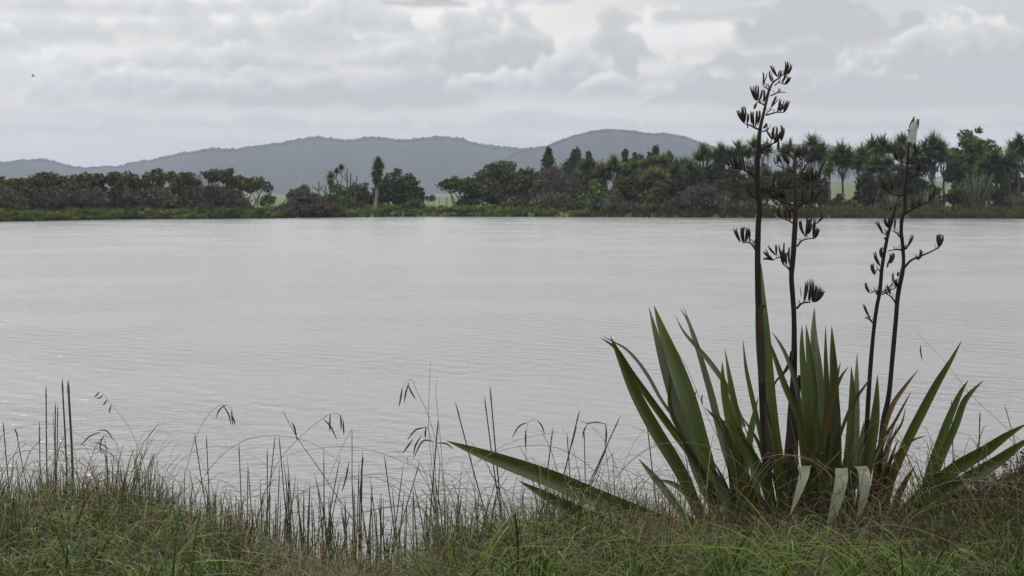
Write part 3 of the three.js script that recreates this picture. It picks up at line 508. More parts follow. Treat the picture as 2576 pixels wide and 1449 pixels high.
  flaxBush(1822, 2, 490, 80, 'flax bush with upright leaves left of the tallest flower stalk', 1347, 'far flax bushes', 90);
}
{ // driftwood, far bank
  const r = rng(44), p = place(1308, 1.0), d = -p.z, b = new MB(), o = thing('driftwood_log', p, 'dark driftwood log leaning from the green bank into the water', 'log');
  b.tube(wobble(at(1289, 543, d).sub(p), at(1336, 524, d).sub(p), 4, 0.15, r), (t) => 0.13 - 0.04 * t, bark([0.06, 0.055, 0.05], r), 7); part('trunk', b.geo(), twigMat, o);
  const c = new MB(); c.tube(wobble(at(1309, 535, d).sub(p), at(1318, 541, d).sub(p), 3, 0.1, r), (t) => 0.06 - 0.02 * t, bark([0.06, 0.055, 0.05], r), 6); part('branch', c.geo(), twigMat, o);
}
// ------------------------------------------------------------------ far bank ground cover
const M4 = new THREE.Matrix4(), Q4 = new THREE.Quaternion(), EU = new THREE.Euler();
function scatter(name, geo, m, list, label, cat) {                    // list: [position, yaw, scale, tint, lean?]
  const im = new THREE.InstancedMesh(geo, m, list.length);
  list.forEach(([p, a, s, c, lean = 0, sy = 1], i) => { EU.set(lean, a, lean * 0.4); M4.compose(p, Q4.setFromEuler(EU), V(s, s * sy, s)); im.setMatrixAt(i, M4); im.setColorAt(i, c); });
  im.name = numbered(name); im.castShadow = im.receiveShadow = true; scene.add(im); return tag(im, label, cat, null, 'stuff');
}
function tuftGeo(seed, n, len, wid, spread, col, tip = col, segs = 4) {
  const r = rng(seed), b = new MB();
  for (let i = 0; i < n; i++) {
    const a = r() * 6.28, dir = V(Math.cos(a), 0, Math.sin(a)), l = len * (0.55 + 0.6 * r()), out = spread * l * (0.25 + r()), ph = r() * 3, k = 0.7 + 0.6 * r();
    const foot = V((r() - 0.5) * len * 0.25, -0.03, (r() - 0.5) * len * 0.25), pts = curve([foot, foot.clone().addScaledVector(dir, out * 0.2).add(V(0, l * 0.5, 0)), foot.clone().addScaledVector(dir, out * 0.6).add(V(0, l * 0.9, 0)), foot.clone().addScaledVector(dir, out * 1.15).add(V(0, l * (0.95 - 0.3 * spread * r()), 0))], segs), s = V(Math.cos(a + 1.57 + ph * 0.3), 0, Math.sin(a + 1.57 + ph * 0.3));
    b.ribbon(pts, (q, t) => s.clone().multiplyScalar(wid * 0.5 * (1 - Math.pow(t, 2.2)) + 0.0003), (t) => [lerp(col[0], tip[0], t) * k, lerp(col[1], tip[1], t) * k, lerp(col[2], tip[2], t) * k]);
  }
  return b.geo();
}
{
  const r = rng(71), L = [], R = [], g1 = tuftGeo(3, 46, 0.75, 0.05, 0.9, [0.066, 0.094, 0.018], [0.098, 0.136, 0.026]), g2 = tuftGeo(4, 46, 0.8, 0.035, 0.35, [0.075, 0.072, 0.03], [0.10, 0.08, 0.04]);
  for (let i = 0; i < 5200; i++) {
    const X = -120 + 2820 * r(), off = -0.25 + Math.pow(r(), 1.7) * 9, p = place(X, off), n = vn(X / 30, off / 3 + 5);
    if (X < 1470 + 60 * n) L.push([p, r() * 6.28, (0.42 + 0.6 * r()) * (1 + 0.5 * vn(X / 13, off)), n > 0.2 ? rgb(1.15, 0.85, 1.0) : n < -0.25 ? rgb(0.6, 0.68, 0.7) : rgb(0.85 + 0.3 * r(), 0.95 + 0.25 * r(), 0.9)]);
    else if (X > 1985 || r() < 0.6) { const far = X > 2060 + 40 * n, k = far ? 1 : 0.6; R.push([p, r() * 6.28, (far ? 0.65 : 0.55) + 0.45 * r(), rgb((0.7 + 0.4 * r()) * k, (0.8 + 0.4 * r()) * k, 0.7 * k)]); }
  }
  scatter('far_bank_grass', g1, leafMat, L, 'bright green tussocky grass along the far shore on the left', 'grass');
  scatter('far_bank_reeds', g2, leafMat, R, 'brownish olive reeds in a strip along the far shore on the right', 'reeds');
}

// ------------------------------------------------------------------ the flax in the foreground
const Z6 = (x, y) => [1446.5 + 0.5009 * x, 723.2 + 0.5009 * y], Z8 = (x, y) => [754.7 + 0.3708 * x, 911.9 + 0.3708 * y], Z7 = (x, y) => [0.3708 * x, 911.9 + 0.3708 * y];
const veins = dataTex(64, 8, (x, y) => { const n = 0.84 + 0.12 * vn(x / 1.0, 3, 64) + 0.16 * vn(x / 4, 9, 16); return [n, n, n * 0.98]; }, true), veinBump = dataTex(64, 8, (x, y) => 0.5 + 0.3 * vn(x / 1.5, 4, 43));
const flaxMat = new THREE.MeshPhysicalMaterial({ vertexColors: true, map: veins, bumpMap: veinBump, bumpScale: 0.0004, roughness: 0.36, transmission: 0.40, thickness: 0, specularIntensity: 0.95, side: THREE.DoubleSide });
const FLAX = at(1985, 1352, 10);
const flax = thing('flax_plant', FLAX, 'big flax clump with sword leaves and four dark flower stalks on the near bank', 'flax plant');
const stalkMat = new THREE.MeshPhysicalMaterial({ vertexColors: true, roughness: 0.8, specularIntensity: 0.35, side: THREE.DoubleSide });
{
  const r = rng(2024);
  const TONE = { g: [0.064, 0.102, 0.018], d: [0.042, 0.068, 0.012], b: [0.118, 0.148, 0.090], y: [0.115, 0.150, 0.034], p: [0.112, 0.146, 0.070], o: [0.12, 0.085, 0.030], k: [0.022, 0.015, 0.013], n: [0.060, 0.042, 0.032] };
  const leaf = (conv, w, d0, d1, tw, key, pts, o = {}) => {
    const n = pts.length, P = pts.map(([x, y, dd = 0], i) => { const [X, Y] = conv(x, y), t = i / (n - 1); return at(X, Y, lerp(d0, d1, t) + dd).sub(FLAX); });
    const N = o.seg ?? 26, path = curve(P, N), W = w * (conv === Z8 ? 0.3708 : conv === Z6 ? 0.5009 * 0.86 : 1) * 10 / F, c = TONE[key], k = 0.85 + 0.3 * r(), b = new MB();
    const tipc = o.tip ?? [c[0] * 1.9 + 0.02, c[1] * 1.5 + 0.012, c[2] * 1.1], dry = o.dry ? [0.15, 0.105, 0.055] : null, fold = (o.fold ?? 0.42) * (r() < 0.5 ? 1 : 1);  // default tip yellow-green: backlit glow put into the colour of the aged tip
    const side = (kk, t) => {
      const tan = path[Math.min(kk + 1, N)].clone().sub(path[Math.max(kk - 1, 0)]).normalize(), s = tan.clone().cross(V(0, 0, -1));
      if (s.length() < 0.05) s.set(1, 0, 0);
      s.normalize(); if (o.hold) { s.copy(o.hold).addScaledVector(tan, -tan.dot(o.hold)).normalize(); }
      s.applyAxisAngle(tan, tw * (1 - 0.4 * t));
      const shape = lerp(o.foot ?? 0.66, 1, sstep(0, 0.4, t)) * Math.pow(Math.max(0, 1 - Math.pow(clamp((t - (o.tap ?? 0.42)) / (1 - (o.tap ?? 0.42)), 0, 1), 1.75)), 0.95);
      return s.multiplyScalar(W * 0.5 * shape + 0.0006);
    };
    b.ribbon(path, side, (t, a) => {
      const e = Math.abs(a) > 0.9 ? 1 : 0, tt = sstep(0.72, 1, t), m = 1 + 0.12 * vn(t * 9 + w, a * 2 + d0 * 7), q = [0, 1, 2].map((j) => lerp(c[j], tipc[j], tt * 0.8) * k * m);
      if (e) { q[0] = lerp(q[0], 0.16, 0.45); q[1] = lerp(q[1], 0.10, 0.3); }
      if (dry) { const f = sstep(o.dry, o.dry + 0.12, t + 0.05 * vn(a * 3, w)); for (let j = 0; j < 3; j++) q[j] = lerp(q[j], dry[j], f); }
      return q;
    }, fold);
    const me = part('leaf', b.geo(), key === 'k' || key === 'n' ? stalkMat : flaxMat, flax); if (o.label) me.userData.label = o.label; return me;
  };
  // left fan
  leaf(Z6, 78, 10.0, 9.75, 0.2, 'd', [[770, 1300], [650, 1180], [530, 930], [400, 715], [295, 520], [222, 345], [176, 243]]);
  leaf(Z6, 44, 10.1, 9.95, -0.3, 'd', [[800, 1290], [640, 930], [505, 735], [385, 570], [275, 415], [205, 305], [125, 250]], { dry: 0.93 });
  leaf(Z6, 20, 10.15, 10.1, 0.2, 'b', [[640, 930], [520, 690], [430, 560], [372, 455], [315, 372], [250, 305], [190, 272], [134, 240]]);
  leaf(Z6, 98, 10.1, 10.15, 0.15, 'g', [[850, 1310], [720, 1080], [640, 820], [575, 590], [505, 390], [440, 225], [396, 88]], { tap: 0.5 });
  leaf(Z6, 66, 10.2, 10.25, -0.15, 'b', [[820, 1290], [640, 990], [575, 800], [510, 600], [450, 400], [405, 230], [370, 95]]);
  leaf(Z6, 30, 10.15, 10.1, 0.5, 'd', [[620, 900], [520, 720], [480, 620], [472, 540], [478, 470], [470, 430]], { tap: 0.3 });
  leaf(Z6, 44, 10.2, 10.3, 0.25, 'b', [[880, 1290], [800, 990], [730, 740], [685, 550], [640, 390], [600, 250], [545, 98]]);
  leaf(Z6, 30, 10.25, 10.35, -0.2, 'b', [[720, 700], [680, 540], [640, 390], [595, 245], [565, 165], [527, 104]], { tap: 0.25 });
  leaf(Z6, 32, 10.25, 10.1, 0.3, 'b', [[850, 700], [780, 530], [715, 430], [655, 350], [600, 288], [545, 222], [501, 138]], { tap: 0.3 });
  leaf(Z6, 50, 9.8, 9.65, 0.1, 'y', [[880, 1290], [850, 1100], [800, 800], [762, 600], [743, 480], [739, 370]], { tap: 0.55 });
  leaf(Z6, 46, 9.9, 9.9, -0.2, 'g', [[900, 1290], [870, 1050], [832, 780], [803, 600], [776, 450], [752, 306]]);
  leaf(Z6, 30, 10.1, 10.15, 0.3, 'g', [[980, 1000], [925, 720], [885, 540], [857, 400], [843, 258]]);
  leaf(Z6, 40, 9.75, 9.7, 0.15, 'y', [[850, 1280], [850, 1000], [868, 820], [888, 690], [903, 620], [919, 550]]);
  leaf(Z6, 36, 9.8, 9.75, 0.3, 'd', [[1010, 1230], [930, 960], [860, 800], [780, 690], [700, 660]], { tip: [0.16, 0.1, 0.02], tap: 0.35 });
  leaf(Z6, 52, 9.85, 9.8, -0.2, 'd', [[960, 1290], [900, 1080], [830, 880], [770, 760], [735, 690], [650, 600]], { tip: [0.14, 0.10, 0.03], dry: 0.95 });
  leaf(Z6, 60, 9.7, 9.65, 0.2, 'd', [[930, 1300], [860, 1130], [800, 920], [765, 770], [742, 690], [705, 620]], { tap: 0.3 });
  // tall leaf behind the first stalk
  leaf(Z6, 92, 10.1, 10.2, 0.0, 'g', [[1080, 1240], [1030, 950], [985, 700], [958, 450], [942, 250], [932, 60], [934, -122]], { tap: 0.6, label: 'tallest upright leaf behind the first flower stalk' });
  leaf(Z6, 30, 10.05, 9.9, 0.3, 'b', [[1160, 1000], [1140, 700], [1105, 480], [1062, 350], [1022, 272], [988, 224]], { tap: 0.3 });
  leaf(Z6, 42, 9.85, 9.8, -0.3, 'g', [[1160, 1250], [1150, 880], [1120, 640], [1058, 500], [1000, 340], [968, 246]]);
  leaf(Z6, 60, 9.75, 9.7, 0.25, 'd', [[1050, 1290], [1040, 1090], [1020, 900], [1000, 780], [960, 640]], { tap: 0.3 });
  leaf(Z6, 54, 9.65, 9.55, -0.2, 'd', [[1020, 1290], [1000, 1130], [960, 980], [900, 850], [840, 760], [780, 640]], { tap: 0.3 });
  // middle cluster
  leaf(Z6, 52, 10.0, 10.0, 0.2, 'g', [[1190, 1290], [1180, 1050], [1162, 700], [1148, 450], [1138, 300], [1140, 185]]);
  leaf(Z6, 58, 10.05, 10.05, -0.2, 'g', [[1200, 1290], [1205, 1000], [1200, 700], [1188, 450], [1172, 300], [1160, 185]]);
  leaf(Z6, 62, 10.15, 10.25, 0.15, 'b', [[1240, 1290], [1245, 1050], [1232, 700], [1216, 420], [1198, 250], [1201, 98]], { tap: 0.55 });
  leaf(Z6, 16, 10.15, 10.3, 0.15, 'b', [[1225, 500], [1212, 300], [1205, 200], [1206, 110]], { tap: 0.2 });
  leaf(Z6, 42, 10.1, 10.1, 0.15, 'd', [[1260, 1290], [1268, 1000], [1266, 700], [1262, 500], [1258, 350], [1258, 188]]);
  leaf(Z6, 54, 10.0, 10.0, -0.15, 'd', [[1290, 1290], [1298, 1050], [1302, 700], [1300, 450], [1294, 320], [1289, 190]], { tap: 0.5 });
  leaf(Z6, 60, 10.05, 10.0, 0.1, 'd', [[1300, 1290], [1312, 1000], [1308, 700], [1300, 480], [1298, 265]], { tap: 0.5 });
  leaf(Z6, 42, 9.85, 9.75, 0.2, 'g', [[1230, 1260], [1240, 900], [1256, 700], [1285, 560], [1310, 470], [1334, 372]]);
  leaf(Z6, 30, 9.8, 9.7, 0.3, 'o', [[1235, 900], [1252, 750], [1280, 600], [1310, 500], [1340, 440], [1374, 396]], { dry: 0.88 });
  leaf(Z6, 76, 9.8, 9.75, -0.1, 'd', [[1210, 1300], [1190, 1100], [1180, 900], [1170, 740], [1150, 560]], { tap: 0.35 });
  leaf(Z6, 66, 9.75, 9.7, 0.1, 'd', [[1280, 1300], [1270, 1100], [1240, 900], [1225, 760], [1215, 600]], { tap: 0.35 });
  leaf(Z6, 56, 9.65, 9.6, 0.25, 'd', [[1180, 1300], [1165, 1150], [1180, 980], [1210, 870], [1225, 830], [1248, 828]], { tap: 0.4, tip: [0.2, 0.15, 0.08], label: 'short leaf with a dry curled tip' });
  leaf(Z6, 44, 9.9, 9.85, -0.2, 'g', [[1330, 1290], [1350, 1000], [1374, 800], [1389, 600], [1391, 480], [1387, 394]]);
  leaf(Z6, 54, 9.95, 10.0, 0.2, 'b', [[1370, 1290], [1385, 1050], [1398, 850], [1407, 650], [1412, 480], [1417, 324]]);
  leaf(Z6, 26, 10.0, 9.95, 0.4, 'g', [[1300, 850], [1350, 680], [1402, 570], [1450, 500], [1496, 440]], { tap: 0.3 });
  leaf(Z6, 64, 9.9, 9.9, 0.1, 'd', [[1400, 1290], [1430, 1080], [1470, 850], [1497, 700], [1511, 580], [1519, 436]], { tap: 0.5 });
  leaf(Z6, 58, 9.85, 9.8, -0.25, 'd', [[1360, 1300], [1345, 1130], [1345, 990], [1360, 880], [1372, 780]], { tap: 0.4 });
  // right fan
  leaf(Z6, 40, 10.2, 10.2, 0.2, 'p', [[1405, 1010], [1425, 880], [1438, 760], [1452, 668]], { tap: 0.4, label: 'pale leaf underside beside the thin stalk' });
  leaf(Z6, 60, 9.95, 9.8, 0.2, 'g', [[1490, 1280], [1570, 1010], [1650, 800], [1740, 620], [1815, 480], [1880, 375], [1944, 263]], { tap: 0.4, dry: 0.80, label: 'long right leaf with an orange brown dry tip' });
  leaf(Z6, 30, 10.0, 9.9, -0.2, 'o', [[1480, 1100], [1530, 800], [1590, 600], [1655, 500], [1726, 410]], { dry: 0.9 });
  leaf(Z6, 20, 10.05, 10.05, 0.4, 'n', [[1450, 1000], [1530, 780], [1600, 680], [1650, 590], [1690, 520]]);
  leaf(Z6, 20, 10.0, 10.05, 0.4, 'n', [[1470, 1050], [1540, 860], [1590, 760], [1640, 680], [1660, 600]]);
  leaf(Z6, 18, 9.95, 10.0, 0.4, 'o', [[1480, 1060], [1560, 900], [1640, 810], [1710, 760], [1770, 745]]);
  leaf(Z6, 42, 9.7, 9.65, -0.2, 'd', [[1490, 1260], [1540, 1130], [1580, 1000], [1605, 900], [1612, 830]], { tap: 0.4, dry: 0.72 });
  leaf(Z6, 52, 9.8, 9.7, 0.15, 'g', [[1640, 1270], [1735, 1050], [1792, 880], [1850, 720], [1895, 610], [1938, 520], [1976, 464]], { dry: 0.9 });
  leaf(Z6, 44, 9.85, 9.75, -0.15, 'g', [[1690, 1250], [1765, 1050], [1850, 830], [1910, 690], [1955, 570], [2000, 515], [2052, 466]], { dry: 0.9 });
  leaf(Z6, 80, 9.7, 9.3, 0.15, 'g', [[1560, 1290], [1650, 1130], [1760, 1020], [1905, 905], [2050, 820], [2160, 745], [2275, 680]], { tap: 0.5 });
  leaf(Z6, 72, 9.65, 9.2, -0.15, 'g', [[1560, 1300], [1680, 1160], [1810, 1050], [1960, 965], [2105, 880], [2210, 805], [2310, 740]], { tap: 0.55, tip: [0.12, 0.13, 0.04] });
  leaf(Z6, 30, 9.6, 9.4, 0.2, 'o', [[1640, 1270], [1760, 1120], [1880, 1050], [1990, 1035], [2060, 1075], [2110, 1130]], { tap: 0.4, dry: 0.9 });
  // fallen back leaves with pale undersides
  const X1 = V(1, 0.05, 0.1).normalize();
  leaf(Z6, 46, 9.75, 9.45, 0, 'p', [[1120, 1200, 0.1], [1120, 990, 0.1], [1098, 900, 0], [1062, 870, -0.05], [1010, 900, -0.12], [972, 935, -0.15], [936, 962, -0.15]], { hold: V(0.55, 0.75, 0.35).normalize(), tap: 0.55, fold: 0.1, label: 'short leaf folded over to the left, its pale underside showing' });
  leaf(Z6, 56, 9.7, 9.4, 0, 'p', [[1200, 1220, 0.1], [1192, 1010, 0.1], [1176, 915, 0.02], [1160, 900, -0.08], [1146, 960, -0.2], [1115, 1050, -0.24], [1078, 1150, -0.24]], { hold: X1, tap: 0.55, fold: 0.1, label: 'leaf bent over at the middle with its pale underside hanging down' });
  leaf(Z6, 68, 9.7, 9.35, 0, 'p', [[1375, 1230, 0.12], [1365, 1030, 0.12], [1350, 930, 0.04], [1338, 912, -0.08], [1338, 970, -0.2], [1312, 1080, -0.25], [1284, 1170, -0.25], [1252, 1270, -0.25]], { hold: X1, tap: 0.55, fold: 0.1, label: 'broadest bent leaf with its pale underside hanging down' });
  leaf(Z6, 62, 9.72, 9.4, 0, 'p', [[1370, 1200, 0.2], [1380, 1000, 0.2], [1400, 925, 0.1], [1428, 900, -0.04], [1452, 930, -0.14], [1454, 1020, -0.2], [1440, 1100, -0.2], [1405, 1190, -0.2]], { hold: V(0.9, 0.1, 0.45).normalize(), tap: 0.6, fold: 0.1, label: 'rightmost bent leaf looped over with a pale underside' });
  // low leaves lying to the left
  leaf(Z8, 122, 9.85, 9.2, 0.3, 'd', [[2700, 1180], [2480, 1095], [2250, 1015], [2000, 918], [1700, 790], [1400, 680], [1180, 600], [990, 530]], { tap: 0.45, dry: 0.93, fold: 0.3, label: 'long low leaf lying far out to the left' });
  leaf(Z8, 105, 9.7, 9.1, 0.3, 'd', [[2620, 1300], [2400, 1230], [2200, 1165], [2050, 1100], [1850, 1000], [1650, 895], [1480, 800]], { tap: 0.45, dry: 0.93, fold: 0.3, label: 'second low leaf lying to the left, half in the grass' });
  leaf(Z6, 46, 9.7, 9.5, 0.2, 'b', [[640, 1230], [560, 1160], [500, 1080], [420, 980], [365, 915], [318, 860]]);
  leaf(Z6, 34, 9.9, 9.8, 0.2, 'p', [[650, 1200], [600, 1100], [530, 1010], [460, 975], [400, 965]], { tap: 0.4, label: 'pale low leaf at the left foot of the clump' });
  leaf(Z6, 52, 9.6, 9.5, 0.1, 'b', [[820, 1300], [790, 1150], [750, 1050], [710, 980], [688, 925]], { tap: 0.45 });
  for (let i = 0; i < 26; i++) { const x = lerp(800, 1520, r()), lean = (x - 1180) * (0.35 + 0.35 * r()) + (r() - 0.5) * 90, h = 430 + 330 * r() - 0.25 * Math.abs(x - 1180), w = 15 + 17 * r(); leaf(Z6, w, lerp(9.8, 10.3, r()), lerp(9.8, 10.4, r()), (r() - 0.5) * 0.7, 'bgbydg'[Math.floor(r() * 6)], [[x, 1310], [x + lean * 0.2, 1310 - h * 0.4], [x + lean * 0.5, 1310 - h * 0.75], [x + lean * (0.9 + 0.3 * r()), 1310 - h]], { tap: 0.35, seg: 16, dry: r() < 0.3 ? 0.9 : undefined }); }
  // base of the clump: short dark leaves and dead sheaths
  for (let i = 0; i < 40; i++) { const x = lerp(780, 1560, r()), lean = (x - 1180) * (0.25 + 0.3 * r()) + (r() - 0.5) * 120, h = 260 + 300 * r(), w = 22 + 34 * r(); leaf(Z6, w, lerp(9.75, 10.3, r()), lerp(9.7, 10.4, r()), (r() - 0.5) * 0.8, 'ddgbkno'[Math.floor(r() * 7)], [[x, 1310], [x + lean * 0.25, 1310 - h * 0.4], [x + lean * 0.6, 1310 - h * 0.75], [x + lean, 1310 - h]], { tap: 0.35, seg: 14 }); }

  for (let i = 0; i < 26; i++) { const x = lerp(740, 1560, r()), dx = (r() - 0.5) * 420, y = 1270 + 40 * r(), h = 40 + 130 * r(); leaf(Z6, 14 + 22 * r(), lerp(9.5, 10.1, r()), lerp(9.3, 9.8, r()), (r() - 0.5) * 1.6, r() < 0.6 ? 'n' : 'o', [[x, y], [x + dx * 0.3, y - h], [x + dx * 0.7, y - h * 1.1], [x + dx, y - h * (0.2 + 0.6 * r())]], { tap: 0.3, seg: 12 }); }   // dead litter
  // ---- flower stalks
  const pod = [0, 1, 2].map((k) => {                                  // unit pod from y 0 to 1, half width 0.5, split into prongs at the tip
    const b = new MB(), q = rng(60 + k), bend = 0.10 + 0.10 * k, R = 6, rings = [[0, 0.10], [0.08, 0.22], [0.25, 0.42], [0.5, 0.5], [0.68, 0.46], [0.76, 0.40]], C = (t) => [0.017 + 0.022 * t, 0.013 + 0.012 * t, 0.011 + 0.007 * t], off = (y) => bend * Math.sin(Math.PI * y * 0.9);
    let prev; for (const [y, w] of rings) { const now = []; for (let j = 0; j < R; j++) { const a = j / R * 6.283, f = j % 2 ? 0.86 : 1.05; now.push(b.v(V(Math.cos(a) * w * f + off(y), y, Math.sin(a) * w * f), C(y))); } if (prev) for (let j = 0; j < R; j++) { const m = (j + 1) % R; b.t(prev[j], prev[m], now[m]); b.t(prev[j], now[m], now[j]); } prev = now; }
    for (let i = 0; i < 3; i++) { const a = i / 3 * 6.283 + 0.5 + k, c = V(Math.cos(a) * 0.24 + off(0.76), 0.74, Math.sin(a) * 0.24), t = V(Math.cos(a) * (0.40 + 0.2 * q()) + off(1), 0.95 + 0.1 * q(), Math.sin(a) * 0.44); b.tube([c, c.clone().lerp(t, 0.5), t], (s) => 0.19 * (1 - s) + 0.01, () => C(1), 4); }
    return b.geo();
  });
  const T2 = (s, ox, oy) => (x, y) => [ox + s * x, oy + s * y];
  const Q2 = T2(0.17361, 1792.4, 138.4), Q3 = T2(0.17363, 1792.4, 345.9), Q4 = T2(0.21702, 1792.4, 534.6), Q5 = T2(0.21702, 2138.3, 534.6), Q1 = T2(0.19965, 2138.3, 276.7), Z5 = T2(0.4557, 1760.9, 125.8), Q0 = T2(1, 0, 0);
  let S, SD;                                                          // the stalk being built and its distance
  const pt = (T, x, y, dz = 0) => { const [X, Y] = T(x, y); return at(X, Y, SD + dz).sub(FLAX).sub(S.position); };
  const DARK = (t) => { const k = 0.8 + 0.4 * r(); return [0.015 * k, 0.0115 * k, 0.0105 * k]; };
  const stalk = (d, spec, label, topGrey = 0) => {                    // spec: [X, Y, width] in view units
    SD = d; S = new THREE.Group(); S.name = 'flower_stalk'; S.userData.label = label; flax.add(S);
    const pts = spec.map(([x, y]) => pt(Q0, x, y)), W = spec.map((s) => s[2]), b = new MB(), path = curve(pts, 60);
    b.tube(path, (t) => { const f = t * (W.length - 1), i = Math.min(W.length - 2, Math.floor(f)); return lerp(W[i], W[i + 1], f - i) * 0.5 * d / F * (1 + 0.05 * vn(t * 40, d)); }, (t) => { const c = DARK(t), g = topGrey * sstep(0.55, 0.9, t); return [c[0] + 0.04 * g, c[1] + 0.034 * g, c[2] + 0.03 * g]; }, 9);
    part('stem', b.geo(), stalkMat, S);
  };
  const twig = (T, list, w = 4.5, dz = 0) => { const b = new MB(), n = list.length; const P = list.map(([x, y], i) => pt(T, x, y, dz * i / (n - 1))); const path = curve(P, 12); b.tube(path, (t) => w * 0.5 * SD / F * (1 - 0.5 * t), DARK, 5); for (let k = 0; k < n + 3; k++) { const f = path[3 + Math.floor(r() * 9)], e = f.clone().add(V((r() - 0.5) * 0.03, 0.012 + 0.022 * r(), (r() - 0.5) * 0.03)); b.tube([f, f.clone().lerp(e, 0.6).add(V(0.004, 0, 0)), e], 0.0018, DARK, 4); } part('branch', b.geo(), stalkMat, S); };
  const UPV = V(0, 1, 0);
  const pods = (T, list, dz = 0) => { const sc = T(1, 0)[0] - T(0, 0)[0]; list.forEach(([bx, by, tx, ty, w], i) => {
    const z = dz + (r() - 0.5) * 0.06, a = pt(T, bx, by, z), b = pt(T, tx, ty, z + (r() - 0.5) * 0.04), d = b.clone().sub(a), len = d.length(), ww = w * 0.92 * sc * SD / F;
    const m = part('seed_pod', pod[Math.floor(r() * 3)], stalkMat, S); m.position.copy(a); m.quaternion.setFromUnitVectors(UPV, d.normalize()).multiply(new THREE.Quaternion().setFromAxisAngle(UPV, r() < 0.6 ? (bx < tx ? 0 : 3.14) + (r() - 0.5) : r() * 6.28)); m.scale.set(ww, len, ww); }); };

  stalk(9.95, [[1938, 1300, 24], [1930, 1180, 22], [1921, 1050, 20], [1914, 900, 17], [1908, 760, 16], [1906, 650, 15.5], [1908, 560, 14], [1911, 530, 14], [1905, 470, 13.5], [1906, 400, 13], [1909, 355, 11], [1913, 320, 9], [1920, 290, 8], [1928, 255, 7], [1936, 225, 6], [1945, 207, 5], [1959, 197, 4]], 'tallest flower stalk, leftmost of the four', 1);
  twig(Q2, [[960, 340], [1000, 300], [1040, 270]], 4); pods(Q2, [[1030, 330, 1065, 85, 44], [1062, 300, 1105, 92, 44], [1085, 290, 1142, 125, 44], [1000, 388, 1080, 280, 40], [940, 320, 838, 150, 34], [945, 322, 872, 158, 28], [950, 330, 972, 220, 30], [968, 330, 992, 216, 30]]);
  twig(Q2, [[900, 440], [960, 400], [1050, 430]], 3.5); pods(Q2, [[1038, 430, 1105, 305, 40], [1062, 432, 1145, 315, 42]]);
  twig(Q2, [[895, 400], [865, 380], [840, 375]], 3); pods(Q2, [[842, 372, 830, 222, 32], [848, 372, 862, 235, 14]]);
  twig(Q2, [[845, 512], [790, 485], [730, 452]], 4); pods(Q2, [[730, 452, 736, 242, 30], [735, 442, 794, 250, 20]]);
  twig(Q2, [[840, 590], [920, 555], [980, 538], [1060, 542]], 4);
  twig(Q2, [[768, 728], [690, 695], [640, 680]], 4.5); pods(Q2, [[620, 662, 543, 445, 32], [640, 672, 583, 450, 36], [650, 662, 626, 435, 36], [656, 662, 660, 436, 34], [670, 672, 722, 500, 40], [735, 690, 744, 490, 38], [742, 690, 812, 495, 20], [642, 690, 598, 785, 45]]);
  twig(Q2, [[770, 872], [850, 850], [930, 830], [1035, 832]], 5); pods(Q2, [[845, 770, 930, 585, 42], [850, 760, 955, 635, 18], [950, 822, 982, 625, 48], [975, 812, 1008, 705, 50], [985, 800, 1042, 645, 20], [1028, 832, 1078, 655, 42], [1042, 832, 1115, 660, 45]]);
  twig(Q2, [[775, 860], [800, 830], [862, 788]], 3);
  twig(Q2, [[692, 1085], [620, 1060], [545, 1020], [480, 1000]], 5.5); pods(Q2, [[470, 1000, 352, 795, 42], [470, 1000, 385, 785, 34], [462, 982, 434, 738, 52], [470, 972, 471, 740, 32], [500, 1010, 516, 838, 46], [560, 992, 555, 805, 40], [600, 1040, 580, 815, 52], [625, 1032, 642, 795, 46], [650, 1022, 687, 795, 40], [660, 982, 697, 858, 22], [508, 1008, 516, 1058, 26]]);
  pods(Q2, [[730, 1065, 788, 985, 48], [872, 1240, 772, 1076, 40], [880, 1232, 848, 1108, 26]]); twig(Q2, [[715, 1108], [790, 1092], [826, 1052]], 4);
  twig(Q2, [[695, 1375], [780, 1330], [860, 1292], [935, 1250]], 6); twig(Q2, [[705, 1345], [760, 1290], [800, 1262]], 3);
  pods(Q2, [[892, 1222, 888, 1035, 46], [922, 1232, 930, 1028, 42], [950, 1232, 978, 1100, 60], [988, 1250, 996, 1005, 48], [1002, 1242, 1040, 1045, 44], [962, 1240, 955, 1392, 48], [900, 1282, 935, 1140, 74], [930, 1270, 960, 1130, 70]]);
  twig(Q3, [[628, 590], [540, 510], [440, 462], [250, 438]], 6.5); pods(Q3, [[250, 432, 182, 255, 50], [300, 452, 268, 248, 46], [342, 452, 308, 246, 50], [382, 462, 350, 246, 52], [430, 470, 400, 238, 50], [470, 472, 424, 245, 46]], -0.05);
  twig(Q3, [[645, 905], [590, 862], [545, 830]], 5); pods(Q3, [[552, 832, 503, 655, 32], [540, 832, 466, 695, 26]]);
  twig(Q3, [[680, 860], [740, 820], [840, 800]], 5, 0.1); pods(Q3, [[760, 802, 722, 680, 50], [800, 802, 772, 688, 50], [838, 800, 832, 688, 42], [720, 830, 690, 700, 44]], 0.08);
  twig(Q4, [[505, 445], [470, 390], [430, 352], [345, 350]], 5); twig(Q4, [[500, 400], [480, 370], [475, 345]], 3);
  pods(Q4, [[318, 342, 238, 175, 32], [325, 342, 275, 175, 36], [350, 342, 335, 165, 36], [364, 347, 364, 160, 42], [376, 342, 392, 165, 36], [386, 342, 424, 175, 32], [425, 342, 433, 192, 28]]);
